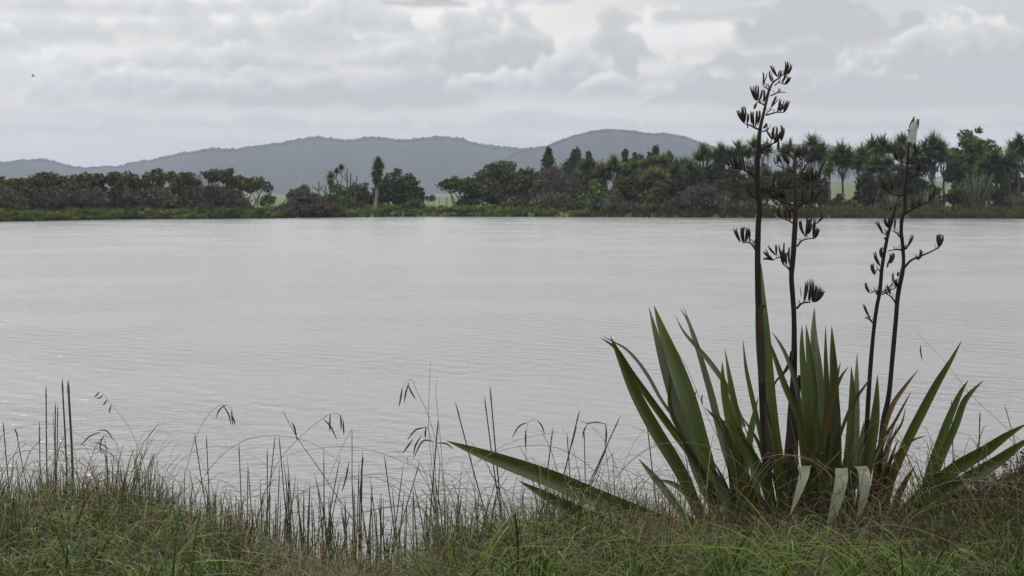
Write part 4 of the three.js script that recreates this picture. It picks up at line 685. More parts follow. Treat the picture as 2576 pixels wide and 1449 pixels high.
  part('sheath', (() => { const b = new MB(), m = (x, y, dz) => { const [X, Y] = Z6(x, y); return at(X, Y, SD + dz).sub(FLAX); }; for (const [pts, w] of [[[[975, 1200], [968, 900], [962, 680], [958, 590], [975, 582]], 42], [[[940, 480], [938, 260], [930, 110], [945, 85], [958, 100]], 30], [[[960, 1000], [985, 760], [965, 600]], 40]]) { const path = curve(pts.map(([x, y]) => m(x, y, -0.03)), 14); b.ribbon(path, (k, t) => V(w * 0.5009 * 0.5 * 10 / F * (1 - 0.75 * t * t), 0, 0.004), () => { const k = 0.7 + 0.6 * r(); return [0.034 * k, 0.022 * k, 0.02 * k]; }, 0.4); } return b.geo(); })(), stalkMat, S);

  stalk(10.05, [[1984, 1300, 22], [1986, 1180, 24], [1991, 1050, 22], [1997, 950, 17], [1998, 860, 14], [1997, 786, 13], [1993, 730, 13], [1991, 695, 13], [1995, 650, 13], [1998, 600, 13.5], [2001, 545, 13], [2001, 490, 11], [2000, 445, 10], [1999, 415, 8], [2001, 385, 6], [2007, 372, 4]], 'second flower stalk, with crowded dark seed heads before the trees', 0.8);
  twig(Q4, [[980, 395], [1020, 340], [1070, 312], [1190, 298]], 5.5); pods(Q4, [[1070, 272, 1008, 85, 40], [1078, 282, 1100, 55, 48], [1088, 272, 1150, 55, 50], [1110, 252, 1142, 115, 40], [1165, 292, 1180, 55, 46], [1160, 302, 1217, 165, 46], [1190, 302, 1240, 185, 36], [1230, 112, 1292, 5, 40], [1040, 230, 1022, 90, 30]]); twig(Q4, [[1080, 200], [1160, 150], [1240, 110]], 3.5);
  twig(Q4, [[908, 690], [870, 640], [820, 602]], 5); pods(Q4, [[820, 602, 788, 425, 58], [830, 602, 768, 365, 32], [840, 592, 832, 345, 26], [860, 602, 860, 455, 42], [890, 612, 890, 395, 30], [902, 612, 918, 465, 30]]);
  twig(Q4, [[850, 560], [790, 520], [720, 540]], 4.5); pods(Q4, [[742, 502, 640, 375, 32], [740, 492, 736, 365, 32], [700, 542, 586, 448, 40], [722, 552, 584, 535, 36], [660, 502, 618, 415, 18], [800, 520, 835, 345, 20]]);
  twig(Q4, [[975, 1115], [1040, 1050], [1135, 1040]], 7); pods(Q4, [[1060, 1032, 1080, 795, 36], [1066, 1032, 1108, 785, 36], [1030, 990, 1020, 868, 12], [1130, 1032, 1140, 765, 40], [1150, 1032, 1167, 775, 36], [1160, 1042, 1208, 835, 42], [1180, 1042, 1248, 855, 42], [1192, 1042, 1268, 865, 40], [1202, 1036, 1300, 905, 40], [1110, 1022, 1122, 898, 30], [1170, 1042, 1225, 870, 30]]);
  twig(Q4, [[938, 125], [870, 90], [790, 60]], 4.5); pods(Q4, [[790, 62, 758, -60, 60], [860, 82, 840, -52, 50], [900, 92, 900, -50, 50]]);
  twig(Q3, [[1195, 992], [1100, 960], [1000, 920], [860, 870]], 6); pods(Q3, [[900, 862, 838, 798, 60], [950, 882, 930, 755, 60], [1010, 892, 1000, 755, 60], [1050, 902, 1040, 775, 50], [1120, 1100, 1090, 1000, 60], [1180, 1100, 1160, 1000, 50]]);
  twig(Q3, [[1230, 997], [1330, 950], [1430, 890], [1470, 800]], 6); pods(Q3, [[1312, 942, 1300, 765, 50], [1450, 872, 1450, 715, 50], [1500, 862, 1584, 725, 56], [1430, 952, 1502, 855, 50]]);
  twig(Q3, [[1190, 742], [1280, 700], [1360, 652], [1510, 600]], 6); pods(Q3, [[1400, 642, 1378, 465, 60], [1370, 642, 1330, 495, 52], [1310, 612, 1258, 518, 42], [1440, 622, 1450, 445, 60], [1520, 592, 1562, 415, 56], [1570, 452, 1638, 305, 42], [1490, 602, 1502, 455, 50], [1540, 560, 1580, 400, 44]]);
  twig(Q3, [[1185, 512], [1060, 450], [930, 408]], 4.5); pods(Q3, [[920, 402, 888, 285, 26], [930, 392, 936, 255, 40], [1000, 372, 960, 268, 40], [1110, 382, 1048, 258, 52], [1080, 372, 1020, 228, 46]]);
  twig(Q3, [[1195, 420], [1240, 345], [1300, 300]], 4); pods(Q3, [[1260, 302, 1270, 155, 46], [1210, 290, 1240, 165, 44], [1300, 302, 1352, 165, 42], [1490, 262, 1492, 125, 46], [1540, 330, 1575, 235, 40]]);
  twig(Q3, [[1320, 470], [1365, 395], [1430, 270]], 4); twig(Q3, [[1250, 620], [1290, 520], [1340, 420]], 4); twig(Q3, [[1400, 330], [1470, 330], [1560, 310]], 3.5);
  twig(Q3, [[1190, 700], [1060, 730], [950, 745], [850, 795]], 5); pods(Q3, [[880, 742, 890, 585, 46], [960, 732, 970, 585, 52], [1010, 732, 1042, 575, 42], [1060, 722, 1145, 595, 52], [920, 850, 890, 740, 60], [980, 860, 960, 750, 60], [1040, 850, 1030, 740, 50]]);
  twig(Q3, [[1200, 360], [1090, 220], [945, 200]], 3.5); pods(Q3, [[1060, 212, 1115, 178, 40], [1330, 620, 1390, 500, 60], [1420, 560, 1430, 420, 56]]);
  part('sheath', (() => { const b = new MB(), m = (x, y, dz) => { const [X, Y] = Z6(x, y); return at(X, Y, SD + dz).sub(FLAX); }; for (const [pts, w, pw] of [[[[1085, 1230], [1092, 900], [1100, 640], [1118, 500], [1125, 440]], 62, 2], [[[1092, 320], [1082, 370], [1050, 430], [1015, 465], [998, 500]], 22, 2], [[[1080, 1150], [1070, 900], [1080, 700], [1090, 560]], 50, 2]]) { const path = curve(pts.map(([x, y]) => m(x, y, -0.03)), 14); b.ribbon(path, (k, t) => V(w * 0.5009 * 0.5 * 10 / F * (1 - 0.85 * t ** pw), 0, 0.004), () => { const k = 0.7 + 0.6 * r(); return [0.030 * k, 0.020 * k, 0.018 * k]; }, 0.4); } return b.geo(); })(), stalkMat, S);

  stalk(10.0, [[2204, 1290, 17], [2212, 1170, 16], [2222, 1060, 14], [2235, 1000, 12.5], [2245, 900, 12], [2254, 800, 11.5], [2259, 740, 12], [2270, 685, 12], [2273, 660, 9], [2270, 610, 9], [2267, 580, 9], [2270, 545, 10], [2276, 530, 9], [2277, 480, 8], [2280, 450, 7], [2283, 420, 5.5], [2285, 380, 4.5], [2288, 350, 4]], 'thick right flower stalk, its top wrapped in white silk');
  twig(Q5, [[578, 285], [545, 240], [490, 215]], 5); twig(Q5, [[600, 430], [510, 432], [440, 448]], 4.5, 0.02); twig(Q5, [[580, 435], [640, 425], [668, 408]], 5); pods(Q5, [[575, 437, 662, 398, 36], [660, 415, 722, 255, 36], [682, 382, 742, 262, 20]]);
  twig(Q5, [[632, 640], [700, 560], [780, 520], [900, 470], [1035, 405]], 6.5); pods(Q5, [[790, 552, 818, 425, 36], [802, 542, 838, 435, 26], [1030, 402, 1013, 250, 36], [1040, 402, 1042, 240, 40], [1046, 392, 1078, 252, 36], [770, 545, 830, 500, 36]]);
  twig(Q5, [[530, 1050], [490, 990], [430, 945], [390, 930]], 5); pods(Q5, [[550, 862, 528, 765, 52], [572, 862, 580, 755, 40], [552, 742, 560, 685, 36], [470, 952, 428, 835, 40], [505, 812, 500, 695, 28]]); twig(Q5, [[350, 935], [430, 890], [500, 830]], 4, 0.02); twig(Q5, [[370, 950], [450, 910], [540, 870]], 4, 0.02);
  twig(Q1, [[690, 1300], [800, 1240], [900, 1192], [1005, 1160]], 6); pods(Q1, [[800, 1242, 800, 1115, 50], [1000, 1162, 1012, 1025, 60], [1045, 1112, 1062, 945, 46], [850, 1200, 880, 1110, 40]]); twig(Q1, [[990, 1160], [1035, 1120]], 4);
  twig(Q1, [[692, 1060], [600, 1080], [520, 1050], [430, 1000]], 5.5); pods(Q1, [[440, 1012, 398, 865, 46], [470, 1042, 440, 875, 46], [520, 1012, 510, 875, 50], [500, 1280, 512, 1205, 40]]);
  twig(Q1, [[708, 900], [770, 850], [830, 812], [880, 770]], 5.5); pods(Q1, [[830, 770, 842, 635, 60], [880, 762, 872, 610, 60], [845, 640, 862, 585, 40]]);
  twig(Q1, [[730, 690], [660, 650], [600, 640]], 4); pods(Q1, [[600, 642, 558, 500, 52], [640, 642, 662, 530, 42], [600, 620, 545, 505, 40]]);
  twig(Q1, [[728, 640], [790, 610], [825, 570]], 3.5); pods(Q1, [[830, 562, 808, 395, 42]]);
  twig(Q1, [[748, 370], [742, 290], [745, 235]], 3); twig(Q1, [[752, 365], [825, 280], [852, 220]], 3); pods(Q1, [[742, 240, 815, 80, 40], [850, 222, 858, 108, 44]]);

  stalk(10.15, [[2172, 1290, 14], [2178, 1130, 13], [2184, 1010, 12], [2190, 920, 11], [2198, 830, 10], [2206, 770, 10], [2213, 735, 10], [2218, 680, 9], [2224, 640, 9], [2234, 590, 8], [2243, 560, 7], [2250, 530, 6], [2256, 510, 4]], 'thin right flower stalk with small sparse seed pods');
  twig(Q5, [[452, 280], [410, 255], [380, 242]], 3.5); pods(Q5, [[380, 242, 296, 105, 40], [370, 242, 328, 96, 26], [440, 302, 392, 295, 36], [450, 182, 398, 55, 46], [466, 182, 450, 55, 46], [480, 172, 470, 45, 40], [510, 202, 522, 55, 30]]);
  pods(Q5, [[350, 622, 280, 455, 46], [375, 542, 369, 395, 46], [390, 542, 392, 415, 36], [468, 592, 505, 465, 46], [440, 602, 472, 475, 40], [430, 642, 446, 565, 26]]);
  twig(Q5, [[358, 690], [315, 660], [292, 718]], 3); pods(Q5, [[285, 722, 244, 598, 36], [293, 718, 268, 586, 26]]);
  twig(Q5, [[345, 930], [290, 915], [238, 935]], 3.5); pods(Q5, [[230, 937, 178, 812, 40]]); twig(Q5, [[268, 1285], [215, 1235], [165, 1220]], 3.5); twig(Q5, [[262, 1270], [225, 1225], [208, 1190]], 3); pods(Q5, [[206, 1192, 148, 1060, 36], [330, 960, 315, 900, 40]]);
}
{ // silk tent on the stalk tip
  const conv = (x, y) => [2138.3 + 0.19965 * x, 276.7 + 0.19965 * y], b = new MB(), d = 9.98, c0 = at(...conv(790, 395), d);
  const rows = [[398, 738, 838, 0.9], [370, 738, 836, 1], [330, 744, 840, 1], [290, 750, 844, 0.8], [240, 752, 852, 0.7], [200, 760, 858, 0.6], [165, 780, 858, 0.5], [140, 805, 856, 0.4], [128, 826, 848, 0.3]];
  let prev; rows.forEach(([y, x0, x1, f]) => { const a = at(...conv(x0, y), d), e = at(...conv(x1, y), d), m = a.clone().lerp(e, 0.5).sub(c0), rx = a.distanceTo(e) / 2, now = []; for (let j = 0; j < 16; j++) { const w = j / 16 * 6.283, k = 1 + 0.12 * vn(j * 1.3, y / 18); now.push(b.v(V(m.x + Math.cos(w) * rx * k, m.y + 0.004 * vn(j * 0.9, y / 9), m.z + Math.sin(w) * rx * 0.55 * f * k), [1, 1, 1], j / 16, y / 100)); } if (prev) for (let j = 0; j < 16; j++) { const q = (j + 1) % 16; b.t(prev[j], prev[q], now[q]); b.t(prev[j], now[q], now[j]); } prev = now; });
  const silk = new THREE.MeshPhysicalMaterial({ color: rgb(0.50, 0.50, 0.50), roughness: 0.8, transmission: 0.7, thickness: 0, side: THREE.DoubleSide, bumpMap: dataTex(64, 64, (x, y) => 0.5 + 0.5 * vn(x / 3, y / 6, 21, 11)), bumpScale: 0.004 });
  const o = top('spider_web', b.geo(), silk); o.position.copy(c0); tag(o, 'white silk spider nest wrapped round the tip of the thick right flower stalk', 'spider web');
}
{ // bird
  const p = at(83, 192, 70), b = new MB(), blk = () => [0.03, 0.03, 0.03];
  b.tube([V(-0.075, 0, 0), V(-0.05, 0.002, 0), V(-0.01, 0.002, 0), V(0.035, 0.005, 0), V(0.06, 0.010, 0), V(0.075, 0.006, 0), V(0.09, 0.002, 0)], (t) => [0.004, 0.012, 0.021, 0.019, 0.014, 0.010, 0.001][Math.min(6, Math.round(t * 6))], blk, 8);
  const o = thing('flying_bird', p, 'tiny dark bird flying against the clouds at upper left', 'bird'); part('body', b.geo(), stalkMat, o);
  for (const s of [-1, 1]) { const w = new MB(); w.ribbon(curve([V(0.01, 0.01, 0), V(0.0, 0.06, s * 0.06), V(-0.02, 0.085, s * 0.11), V(-0.05, 0.08, s * 0.16)], 8), (k, t) => V(0.028 * (1 - t * 0.85), 0, 0), blk, 0.15); part('wing', w.geo(), stalkMat, o); }
}
// ------------------------------------------------------------------ near bank: grass, rushes, seed stalks
const grassMat = new THREE.MeshPhysicalMaterial({ vertexColors: true, roughness: 0.6, transmission: 0.42, thickness: 0, specularIntensity: 0.2, side: THREE.DoubleSide });
{
  const GREEN = [0.042, 0.080, 0.006], GTIP = [0.082, 0.130, 0.014], STRAW = [0.17, 0.125, 0.075], RUSH = [0.030, 0.048, 0.022], BROWN = [0.066, 0.044, 0.031];
  const r = rng(555), spot = (dMin, out, X = -90 + 2760 * r()) => { const e = edge(X), d = lerp(dMin, e + out, Math.sqrt(r())); return [V(wx(X, d), bankAt(X, d), -d), X, d, e]; };
  const greens = [0, 1, 2].map((k) => tuftGeo(700 + k, 9, 0.36, 0.0076, 1.1, GREEN, GTIP, 6)), long = [0, 1].map((k) => tuftGeo(710 + k, 4, 0.40, 0.008, 1.15, [0.06, 0.09, 0.04], [0.085, 0.115, 0.05], 9));
  const drys = [0, 1].map((k) => tuftGeo(720 + k, 12, 0.27, 0.0028, 1.6, [0.09, 0.062, 0.036], STRAW, 5));
  greens.forEach((g, k) => { const L = []; for (let i = 0; i < 4300; i++) { const [p, X, d, e] = spot(6.4, -0.25), n = vn(X / 160, d * 1.5 + 9), br = sstep(2050, 2250, X) * 0.3; if (r() < br) continue; if (n < -0.45 && r() < 0.6) continue; const t = 0.35 + 1.15 * r(); L.push([p, r() * 6.28, (0.55 + 0.5 * r() + 0.4 * Math.pow(r(), 3)) * (0.85 + 0.5 * vn(X / 60, d * 3 + 40)) * (1 - 0.38 * sstep(1650, 1800, X) * sstep(2350, 2200, X) * sstep(7.6, 8.6, d)) * (1 - 0.32 * sstep(580, 720, X) * sstep(1160, 1040, X)), rgb(t * (1 + 0.25 * n), t, t), (r() - 0.5) * 0.8]); } scatter('green_grass', g, grassMat, L, ['low green grass matted over the near bank', 'green grass blades mixed through the near bank', 'short green grass filling the gaps on the near bank'][k], 'grass'); });
  long.forEach((g, k) => { const L = []; for (let i = 0; i < 700; i++) { const [p, X] = spot(6.8, -0.3); L.push([p, r() * 6.28, 0.6 + 0.6 * r(), rgb(0.8 + 0.4 * r(), 0.85 + 0.35 * r(), 0.9), (r() - 0.5) * 0.6]); } scatter('broad_grass', g, grassMat, L, ['broad arching grass blades scattered over the near bank', 'wide bluish green grass blades bending over the near bank'][k], 'grass'); });
  [0, 1, 2].forEach((k) => { const L = []; for (let i = 0; i < 2400; i++) { const [p, X, d, e] = spot(7.2, 0.1); if (vn(X / 45, d * 1.3 + 60) < -0.15 || (X > 660 && X < 1080 && d < edge(X) - 0.6 && r() < 0.6)) continue; if (r() > interp([[0, 1], [560, 0.9], [760, 0.55], [1000, 0.6], [1700, 0.6], [1850, 0.25], [2250, 0.25], [2400, 0.6], [2576, 0.7]], X)) continue; const t = 0.6 + 0.8 * r(); L.push([p, r() * 6.28, (0.55 + 0.65 * r()) * (1 + 0.35 * vn(X / 70, d + 90)), rgb(t * (0.9 + 0.4 * r()), t, t * 0.95), (r() - 0.5) * 0.7]); } scatter('tall_grass', tuftGeo(770 + k, 5, 0.62, 0.0046, 0.7, [0.045, 0.060, 0.022], k === 1 ? [0.11, 0.085, 0.045] : [0.060, 0.080, 0.030], 7), grassMat, L, ['tall thin green grass standing up from the bank', 'tall grass with browned tips along the bank', 'loose tall grass blades leaning over the bank'][k], 'grass'); });
  drys.forEach((g, k) => { const L = []; for (let i = 0; i < 2300; i++) { const [p, X] = spot(6.4, -0.15), b = sstep(2000, 2300, X); const t = 0.6 + 0.6 * r(); L.push([p, r() * 6.28, 0.6 + 0.7 * r(), rgb(t * (1 - 0.35 * b), t * (1 - 0.48 * b), t * (1 - 0.5 * b)), (r() - 0.5) * 0.9]); } scatter('dry_grass', g, grassMat, L, ['dry straw coloured grass tangled in the near bank', 'dead brown grass matted in the near bank'][k], 'grass'); });
  // long arching dry culms
  const culm = (seed) => { const q = rng(seed), b = new MB(), L = 0.8 + 0.5 * q(), lean = 0.35 + 0.5 * q(); const path = curve([V(0, 0, 0), V(lean * 0.22, L * 0.42, 0.03), V(lean * 0.62, L * 0.62, 0.0), V(lean * 1.15, L * (0.58 + 0.1 * q()), -0.04), V(lean * 1.6, L * (0.40 + 0.15 * q()), 0)], 16); b.tube(path, (t) => 0.0022 * (1 - 0.55 * t), (t) => [lerp(0.15, 0.24, t), lerp(0.125, 0.175, t), lerp(0.07, 0.12, t)], 4, false); return b.geo(); };
  [0, 1, 2, 3].forEach((k) => { const L = []; for (let i = 0; i < 170; i++) { const [p, X, d] = spot(6.6, 0.1); L.push([p, r() * 6.28, 0.4 + 0.6 * r(), rgb(0.6 + 0.6 * r(), 0.6 + 0.5 * r(), 0.6 + 0.5 * r()), (r() - 0.5) * 0.9]); } scatter('grass_culm', culm(730 + k), grassMat, L, ['thin dry grass stems arching low over the bank', 'long straw stems leaning across the bank', 'fine tan grass stems crossing one another', 'bent dry stems lying through the grass'][k], 'grass stems'); });
  // rushes along the water's edge
  const rushGeo = (seed) => { const q = rng(seed), b = new MB(), bd = (q() - 0.5) * 0.22; const path = curve([V(0, -0.05, 0), V(bd * 0.15, 0.35, 0.01), V(bd * 0.5, 0.7, 0), V(bd, 1, 0)], 8); b.tube(path, (t) => 0.0042 * (1 - 0.35 * t) * (t > 0.985 ? 0.3 : t > 0.88 ? 1.15 : 1), (t) => t > 0.90 ? [0.062, 0.046, 0.027] : [RUSH[0], RUSH[1], RUSH[2]], 5); return b.geo(); };
  [0, 1, 2, 3, 4].forEach((k) => { const L = []; for (let i = 0; i < 1000; i++) {
    const X = -80 + 2740 * r(), w = interp([[0, 1], [330, 0.9], [560, 0.75], [900, 0.42], [1150, 0.55], [1500, 0.5], [1700, 0.3], [2200, 0.2], [2576, 0.35]], X); if (r() > w) continue;
    const d = edge(X) + lerp(-1.5, 0.5, Math.sqrt(r())), h = interp([[0, 0.84], [420, 0.80], [640, 0.94], [900, 1.10], [1100, 1.0], [1300, 0.74], [2576, 0.62]], X) * (0.50 + 0.36 * r() + 0.22 * Math.pow(r(), 3));
    L.push([V(wx(X, d), Math.max(-0.12, bankAt(X, d)), -d), r() * 6.28, 1, rgb(0.65 + 0.8 * r(), 0.7 + 0.4 * r(), 0.65 + 0.4 * r()), (r() - 0.5) * 0.32, h]);
  } const m = scatter('rush', rushGeo(740 + k), stalkMat, L, ['thin dark green rushes standing along the water edge', 'brown tipped rushes at the edge of the bank', 'short upright rushes growing out of the shallows', 'leaning rushes crowded at the water edge', 'straight rushes behind the near grass'][k], 'rushes'); });
  // reddish brown dead flower heads, mostly right of the flax
  const sprig = (seed) => { const q = rng(seed), b = new MB(), c = () => { const k = 0.7 + 0.7 * q(); return [BROWN[0] * k, BROWN[1] * k, BROWN[2] * k]; }; const path = curve([V(0, 0, 0), V((q() - 0.5) * 0.06, 0.15, 0), V((q() - 0.5) * 0.14, 0.32, 0)], 8); b.tube(path, (t) => 0.0022 * (1 - 0.5 * t), c, 4, false); for (let i = 0; i < 11; i++) { const f = path[3 + Math.floor(q() * 6)], e = f.clone().add(V((q() - 0.5) * 0.13, 0.03 + 0.08 * q(), (q() - 0.5) * 0.13)); b.tube([f, e], 0.0011, c, 3, false); for (let j = 0; j < 5; j++) { const a = rv(q).multiplyScalar(0.009), n = rv(q).cross(a).normalize().multiplyScalar(0.004); b.leaf(e.clone().add(rv(q).multiplyScalar(0.012)), a, n, c()); } } return b.geo(); };
  [0, 1, 2].forEach((k) => { const L = []; for (let i = 0; i < 420; i++) { const X = r() < 0.9 ? lerp(1750, 2660, Math.pow(r(), 0.45)) : -80 + 2000 * r(), [p, , d, e] = spot(7.6, 0.0, X); L.push([p, r() * 6.28, (0.45 + 0.5 * r()) * (1 + 0.6 * sstep(2250, 2600, X)), rgb(0.75 + 0.6 * r(), 0.8 + 0.4 * r(), 0.8), (r() - 0.5) * 0.5]); } scatter('brown_seed_heads', sprig(760 + k), grassMat, L, ['reddish brown dead seed heads right of the flax', 'fine brown branching grass flowers on the bank', 'withered rusty flower sprays low in the grass'][k], 'dead flowers'); });

  // single rush stems that stand out: [foot, tip] in view units, width, bow
  const rushes = [
    [Z7, 325, 760, 312, 155, 11, 3, 'tall single rush with a bare tip, leftmost of the tall left clump'], [Z7, 448, 860, 421, 105, 14, -4, 'highest rush of the tall left clump'], [Z7, 478, 870, 461, 118, 20, -8, 'thickest rush at the right of the tall left clump'], [Z7, 385, 800, 375, 272, 11, 4, 'rush with a hooked tip inside the tall left clump'], [Z7, 372, 790, 392, 290, 9, -5, 'shorter rush leaning right inside the tall left clump'], [Z7, 278, 760, 267, 398, 9, 3, 'rush standing just left of the tall left clump'],
    [Z7, 60, 760, 20, 398, 10, 4, 'rush leaning left by the left edge'], [Z7, 160, 700, 108, 460, 8, 5, 'bent rush between the left edge and the tall clump'], [Z7, 1385, 850, 1318, 478, 9, 5, 'slanting rush below the hanging grass spikes'], [Z7, 1412, 760, 1400, 495, 9, 0, 'upright rush right beside the slanting one'], [Z7, 1640, 1040, 1621, 550, 9, 0, 'straight single rush before open water, left of a close pair'],
    [Z7, 1815, 1180, 1813, 583, 9, 0, 'long straight rush left of the close pair'], [Z7, 1838, 820, 1866, 498, 9, 3, 'left rush of the close pair'], [Z7, 1945, 990, 1893, 500, 9, 4, 'right rush of the close pair, bowed'], [Z8, 640, 1080, 572, 630, 10, 4, 'dark rush leaning left before the bright water gap'], [Z8, 1262, 960, 1053, 265, 11, 10, 'long rush leaning left above the low flax leaf'],
    [Z8, 1375, 980, 1250, 228, 11, 9, 'bowed rush with a brown spikelet, middle of three above the low flax leaf'], [Z8, 1372, 1000, 1288, 155, 12, 3, 'highest rush above the low flax leaf'], [Z8, 890, 960, 938, 382, 12, 0, 'upright rush left of the low flax leaf tip'], [Z8, 1640, 980, 1716, 443, 11, -3, 'rush crossing the middle of the low flax leaf'], [Z8, 1740, 900, 1898, 320, 12, -6, 'rush leaning right with a brown tip'],
    [Z8, 1890, 900, 2174, 362, 11, -14, 'rush leaning far right toward the flax'], [Z8, 1935, 900, 2082, 575, 12, -4, 'short stout rush leaning right near the flax'], [Z8, 1830, 760, 1812, 483, 9, 0, 'short rush behind the one with the brown tip'], [Z8, 1935, 780, 1928, 463, 9, 0, 'straight rush between two leaning ones'], [Z8, 730, 960, 815, 665, 9, 2, 'rush leaning right before the bright water'], [Z6, 2020, 1140, 2034, 620, 9, 0, 'dark upright rush at the right between the spread flax leaves'], [Z6, 1905, 900, 1890, 560, 8, 2, 'thin rush crossing the right flax leaves'],
    [Z6, 2222, 790, 2155, 580, 6, 6, 'reddish bent stem near the right edge'], [Z6, 395, 940, 358, 655, 8, 2, 'rush just left of the flax fan'],
  ];
  for (const [T, x0, y0, x1, y1, w, bow, label] of rushes) {
    const [X0, Y0] = T(x0, y0), [X1, Y1] = T(x1, y1), s = T(1, 0)[0] - T(0, 0)[0], d = edge(X0) - 0.75, tip = at(X1, Y1, d), foot = at(X0, Y0, d), dir = foot.clone().sub(tip), g0 = bankAt(X0, d) - 0.05; if (foot.y > g0) foot.addScaledVector(dir, (g0 - foot.y) / dir.y);
    const o = thing('rush_stem', foot, label, 'rush', 'single rushes standing out of the near grass'), b = new MB(), e = tip.clone().sub(foot), m = e.clone().multiplyScalar(0.55); m.x -= bow * s * d / F * 2.2; const path = curve([V(0, 0, 0), m, e], 14), R = Math.max(0.0036, w * s * d / F * 0.5);
    b.tube(path.slice(0, 14), (t) => R * (1 - 0.3 * t), () => { const k = 0.85 + 0.3 * r(); return [0.030 * k, 0.046 * k, 0.020 * k]; }, 6); part('stem', b.geo(), stalkMat, o);
    const c = new MB(); c.tube([path[13], path[13].clone().lerp(path[14], 0.5), path[14]], (t) => R * (0.95 - 0.8 * t * t), () => [0.085, 0.052, 0.032], 6); part('spikelet', c.geo(), stalkMat, o);
  }
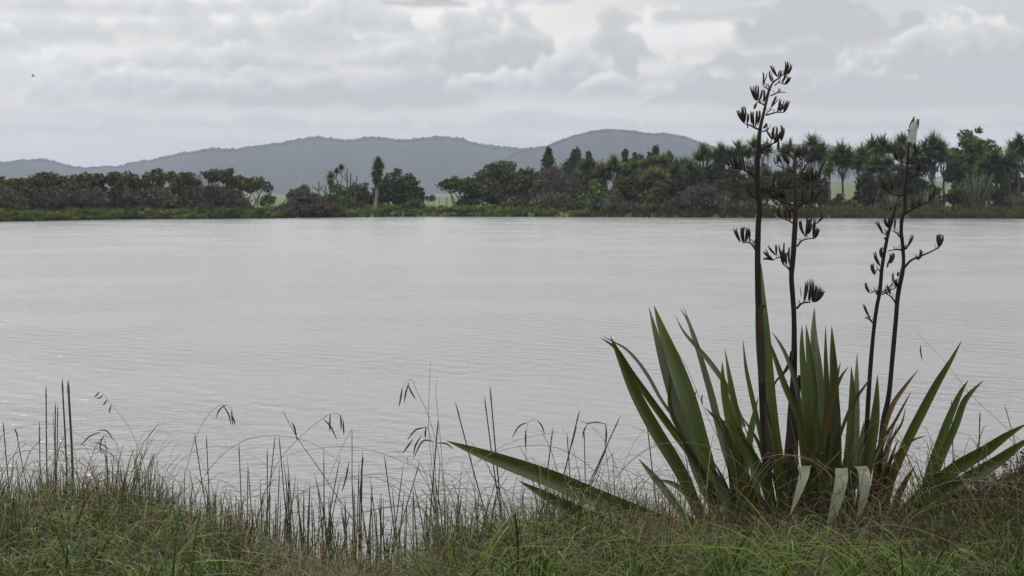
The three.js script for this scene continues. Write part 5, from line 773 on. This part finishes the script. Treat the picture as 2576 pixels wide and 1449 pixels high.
  // seed stalks: a fine culm and hanging spikes
  const seeds = [
    [Z7, [[1010, 820], [960, 640], [870, 430], [760, 290], [690, 200]], [[[675, 198], [658, 218], [640, 236]], [[696, 220], [680, 238], [655, 243]], [[726, 252], [712, 275], [698, 292]], [[756, 290], [746, 315], [742, 342]]], 'fine grass stalk bending left with four small hanging spikelets'],
    [Z7, [[1230, 860], [1330, 500], [1410, 360], [1500, 290], [1560, 300], [1575, 325]], [[[1530, 288], [1490, 320], [1465, 376]], [[1515, 292], [1550, 350], [1568, 424]], [[1572, 318], [1574, 370], [1578, 424]], [[1576, 360], [1588, 395], [1596, 426]]], 'grass stalk with a drooping fan of four seed spikes, left of the middle'],
    [Z7, [[1800, 900], [1880, 690], [2010, 530], [2190, 380], [2250, 345], [2310, 356], [2328, 390]], [[[2240, 350], [2238, 410], [2237, 466]], [[2195, 384], [2240, 430], [2285, 522]], [[2308, 355], [2314, 400], [2315, 458]], [[2327, 390], [2331, 440], [2333, 490]]], 'long leaning grass stalk with straight hanging seed spikes'],
    [Z8, [[985, 900], [940, 620], [868, 350], [790, 190], [758, 115], [738, 122], [692, 160]], [[[694, 170], [684, 235], [672, 297]], [[738, 138], [718, 205], [708, 270]], [[733, 150], [755, 200], [784, 248]]], 'highest drooping seed spikes on a curved grass stalk above the water'],
    [Z8, [[905, 1000], [908, 700], [900, 560], [862, 430]], [[[862, 440], [790, 455], [730, 522]], [[766, 520], [730, 570], [697, 616]], [[822, 498], [785, 560], [770, 622]], [[857, 440], [850, 475], [850, 512]], [[915, 540], [840, 530], [770, 648]], [[920, 545], [990, 550], [1040, 585]]], 'grass stalk with many arching green spikes left of the low flax leaf tip'],
    [Z8, [[920, 950], [900, 760], [872, 420], [876, 200], [885, 0]], [], 'thin straight upright grass stem reaching highest above the water'],
    [Z8, [[985, 900], [955, 560], [930, 300], [922, 190], [932, 120]], [], 'thin upright stem just right of the highest grass stem'],
    [Z7, [[2560, 1300], [2375, 1040], [2150, 700], [2010, 500], [1920, 330]], [[[1982, 405], [2000, 450], [2015, 525]]], 'stout stem leaning left across the long arching stalks'],
    [Z8, [[1500, 900], [1530, 650], [1548, 410], [1580, 388], [1608, 392]], [[[1545, 406], [1490, 430], [1440, 508]], [[1610, 390], [1640, 430], [1660, 488]], [[1528, 458], [1530, 530], [1534, 592]]], 'grass stalk with three hanging spikes right of the three tall rushes'],
    [Z8, [[2180, 800], [2080, 560], [1990, 445], [1920, 402], [1900, 400]], [[[1940, 418], [2000, 405], [2078, 416]], [[2074, 420], [2078, 480], [2078, 545]], [[1876, 435], [1860, 490], [1847, 556]]], 'grass stalk with a level bent spike near the flax fan'],
    [Z7, [[1010, 1080], [800, 670], [600, 530], [400, 432], [200, 424], [0, 500]], [[[100, 450], [108, 470], [125, 500]]], 'long dry stem arching over the left rushes'],
    [Z7, [[860, 860], [820, 640], [780, 540], [700, 480]], [[[688, 470], [610, 500], [550, 562]], [[660, 460], [720, 462], [772, 522]], [[705, 490], [680, 560], [690, 624]], [[640, 540], [700, 560], [740, 590]]], 'bushy topped seed stalk right of the tall left rush clump'],
    [Z8, [[1000, 850], [800, 720], [500, 600], [280, 570], [0, 606], [-180, 660]], [], 'longest arching dry stem before the open water'],
    [Z8, [[900, 1010], [700, 830], [560, 760], [340, 780], [0, 870]], [[[330, 680], [315, 770], [285, 876]], [[430, 640], [418, 740], [420, 850]]], 'arching stem with two beaded hanging spikes'],
    [Z6, [[2340, 860], [2150, 690], [1990, 540], [1880, 400], [1720, 226]], [[[1735, 290], [1736, 325], [1745, 368]]], 'thin straight stem slanting across the far right water with one dark hanging spikelet'],
    [Z6, [[800, 900], [700, 720], [640, 590], [560, 400], [512, 318]], [[[640, 535], [636, 560], [642, 586]], [[612, 515], [600, 545], [590, 570]]], 'reddish stem slanting inside the left flax fan'],
    [Z6, [[1106, 1440], [1108, 1250], [1110, 1100], [1098, 985]], [], 'pale dry upright stem in front of the flax foot'],
    [Z6, [[165, 900], [150, 760], [155, 690], [100, 680], [30, 680]], [[[155, 690], [158, 740], [150, 800]], [[60, 690], [45, 720], [38, 760]]], 'bent pale grass stalk left of the flax fan'],
  ];
  for (const [T, cul, spikes, label] of seeds) {
    const [X0, Y0] = T(...cul[0]), d = Math.min(edge(X0) - 1.0, 10.6), P = cul.map(([x, y], i) => at(...T(x, y), d + 0.03 * i)), g0 = bankAt(X0, d) - 0.03, dir = P[0].clone().sub(P[1]); if (P[0].y > g0 && dir.y < 0) P.unshift(P[0].clone().addScaledVector(dir, (g0 - P[0].y) / dir.y)); const foot = P[0].clone(), o = thing('seed_stalk', foot, label, 'grass stalk', 'grass stalks gone to seed'), stout = /stout/.test(label) ? 1.7 : /reddish|pale/.test(label) ? 1.3 : 1;
    const b = new MB(), dry = /dry|pale|reddish/.test(label); b.tube(curve(P.map((q) => q.clone().sub(foot)), 26), (t) => 0.0019 * stout * (1 - 0.45 * t), () => dry ? [0.16, 0.12, 0.075] : [0.085, 0.095, 0.05], 5); part('stem', b.geo(), stalkMat, o);
    for (const sp of spikes) { const c = new MB(), path = curve(sp.map(([x, y], i) => at(...T(x, y), d + 0.1 + 0.01 * i).sub(foot)), 12); c.tube(path, (t) => 0.0038 * (0.5 + 0.9 * Math.sin(Math.PI * Math.min(1, t * 1.02))) * (0.9 + 0.2 * (Math.round(t * 12) % 2)), () => { const k = 0.8 + 0.4 * r(); return [0.062 * k, 0.066 * k, 0.03 * k]; }, 5); part('seed_spike', c.geo(), stalkMat, o); }
  }
}
renderer.render(scene, camera);
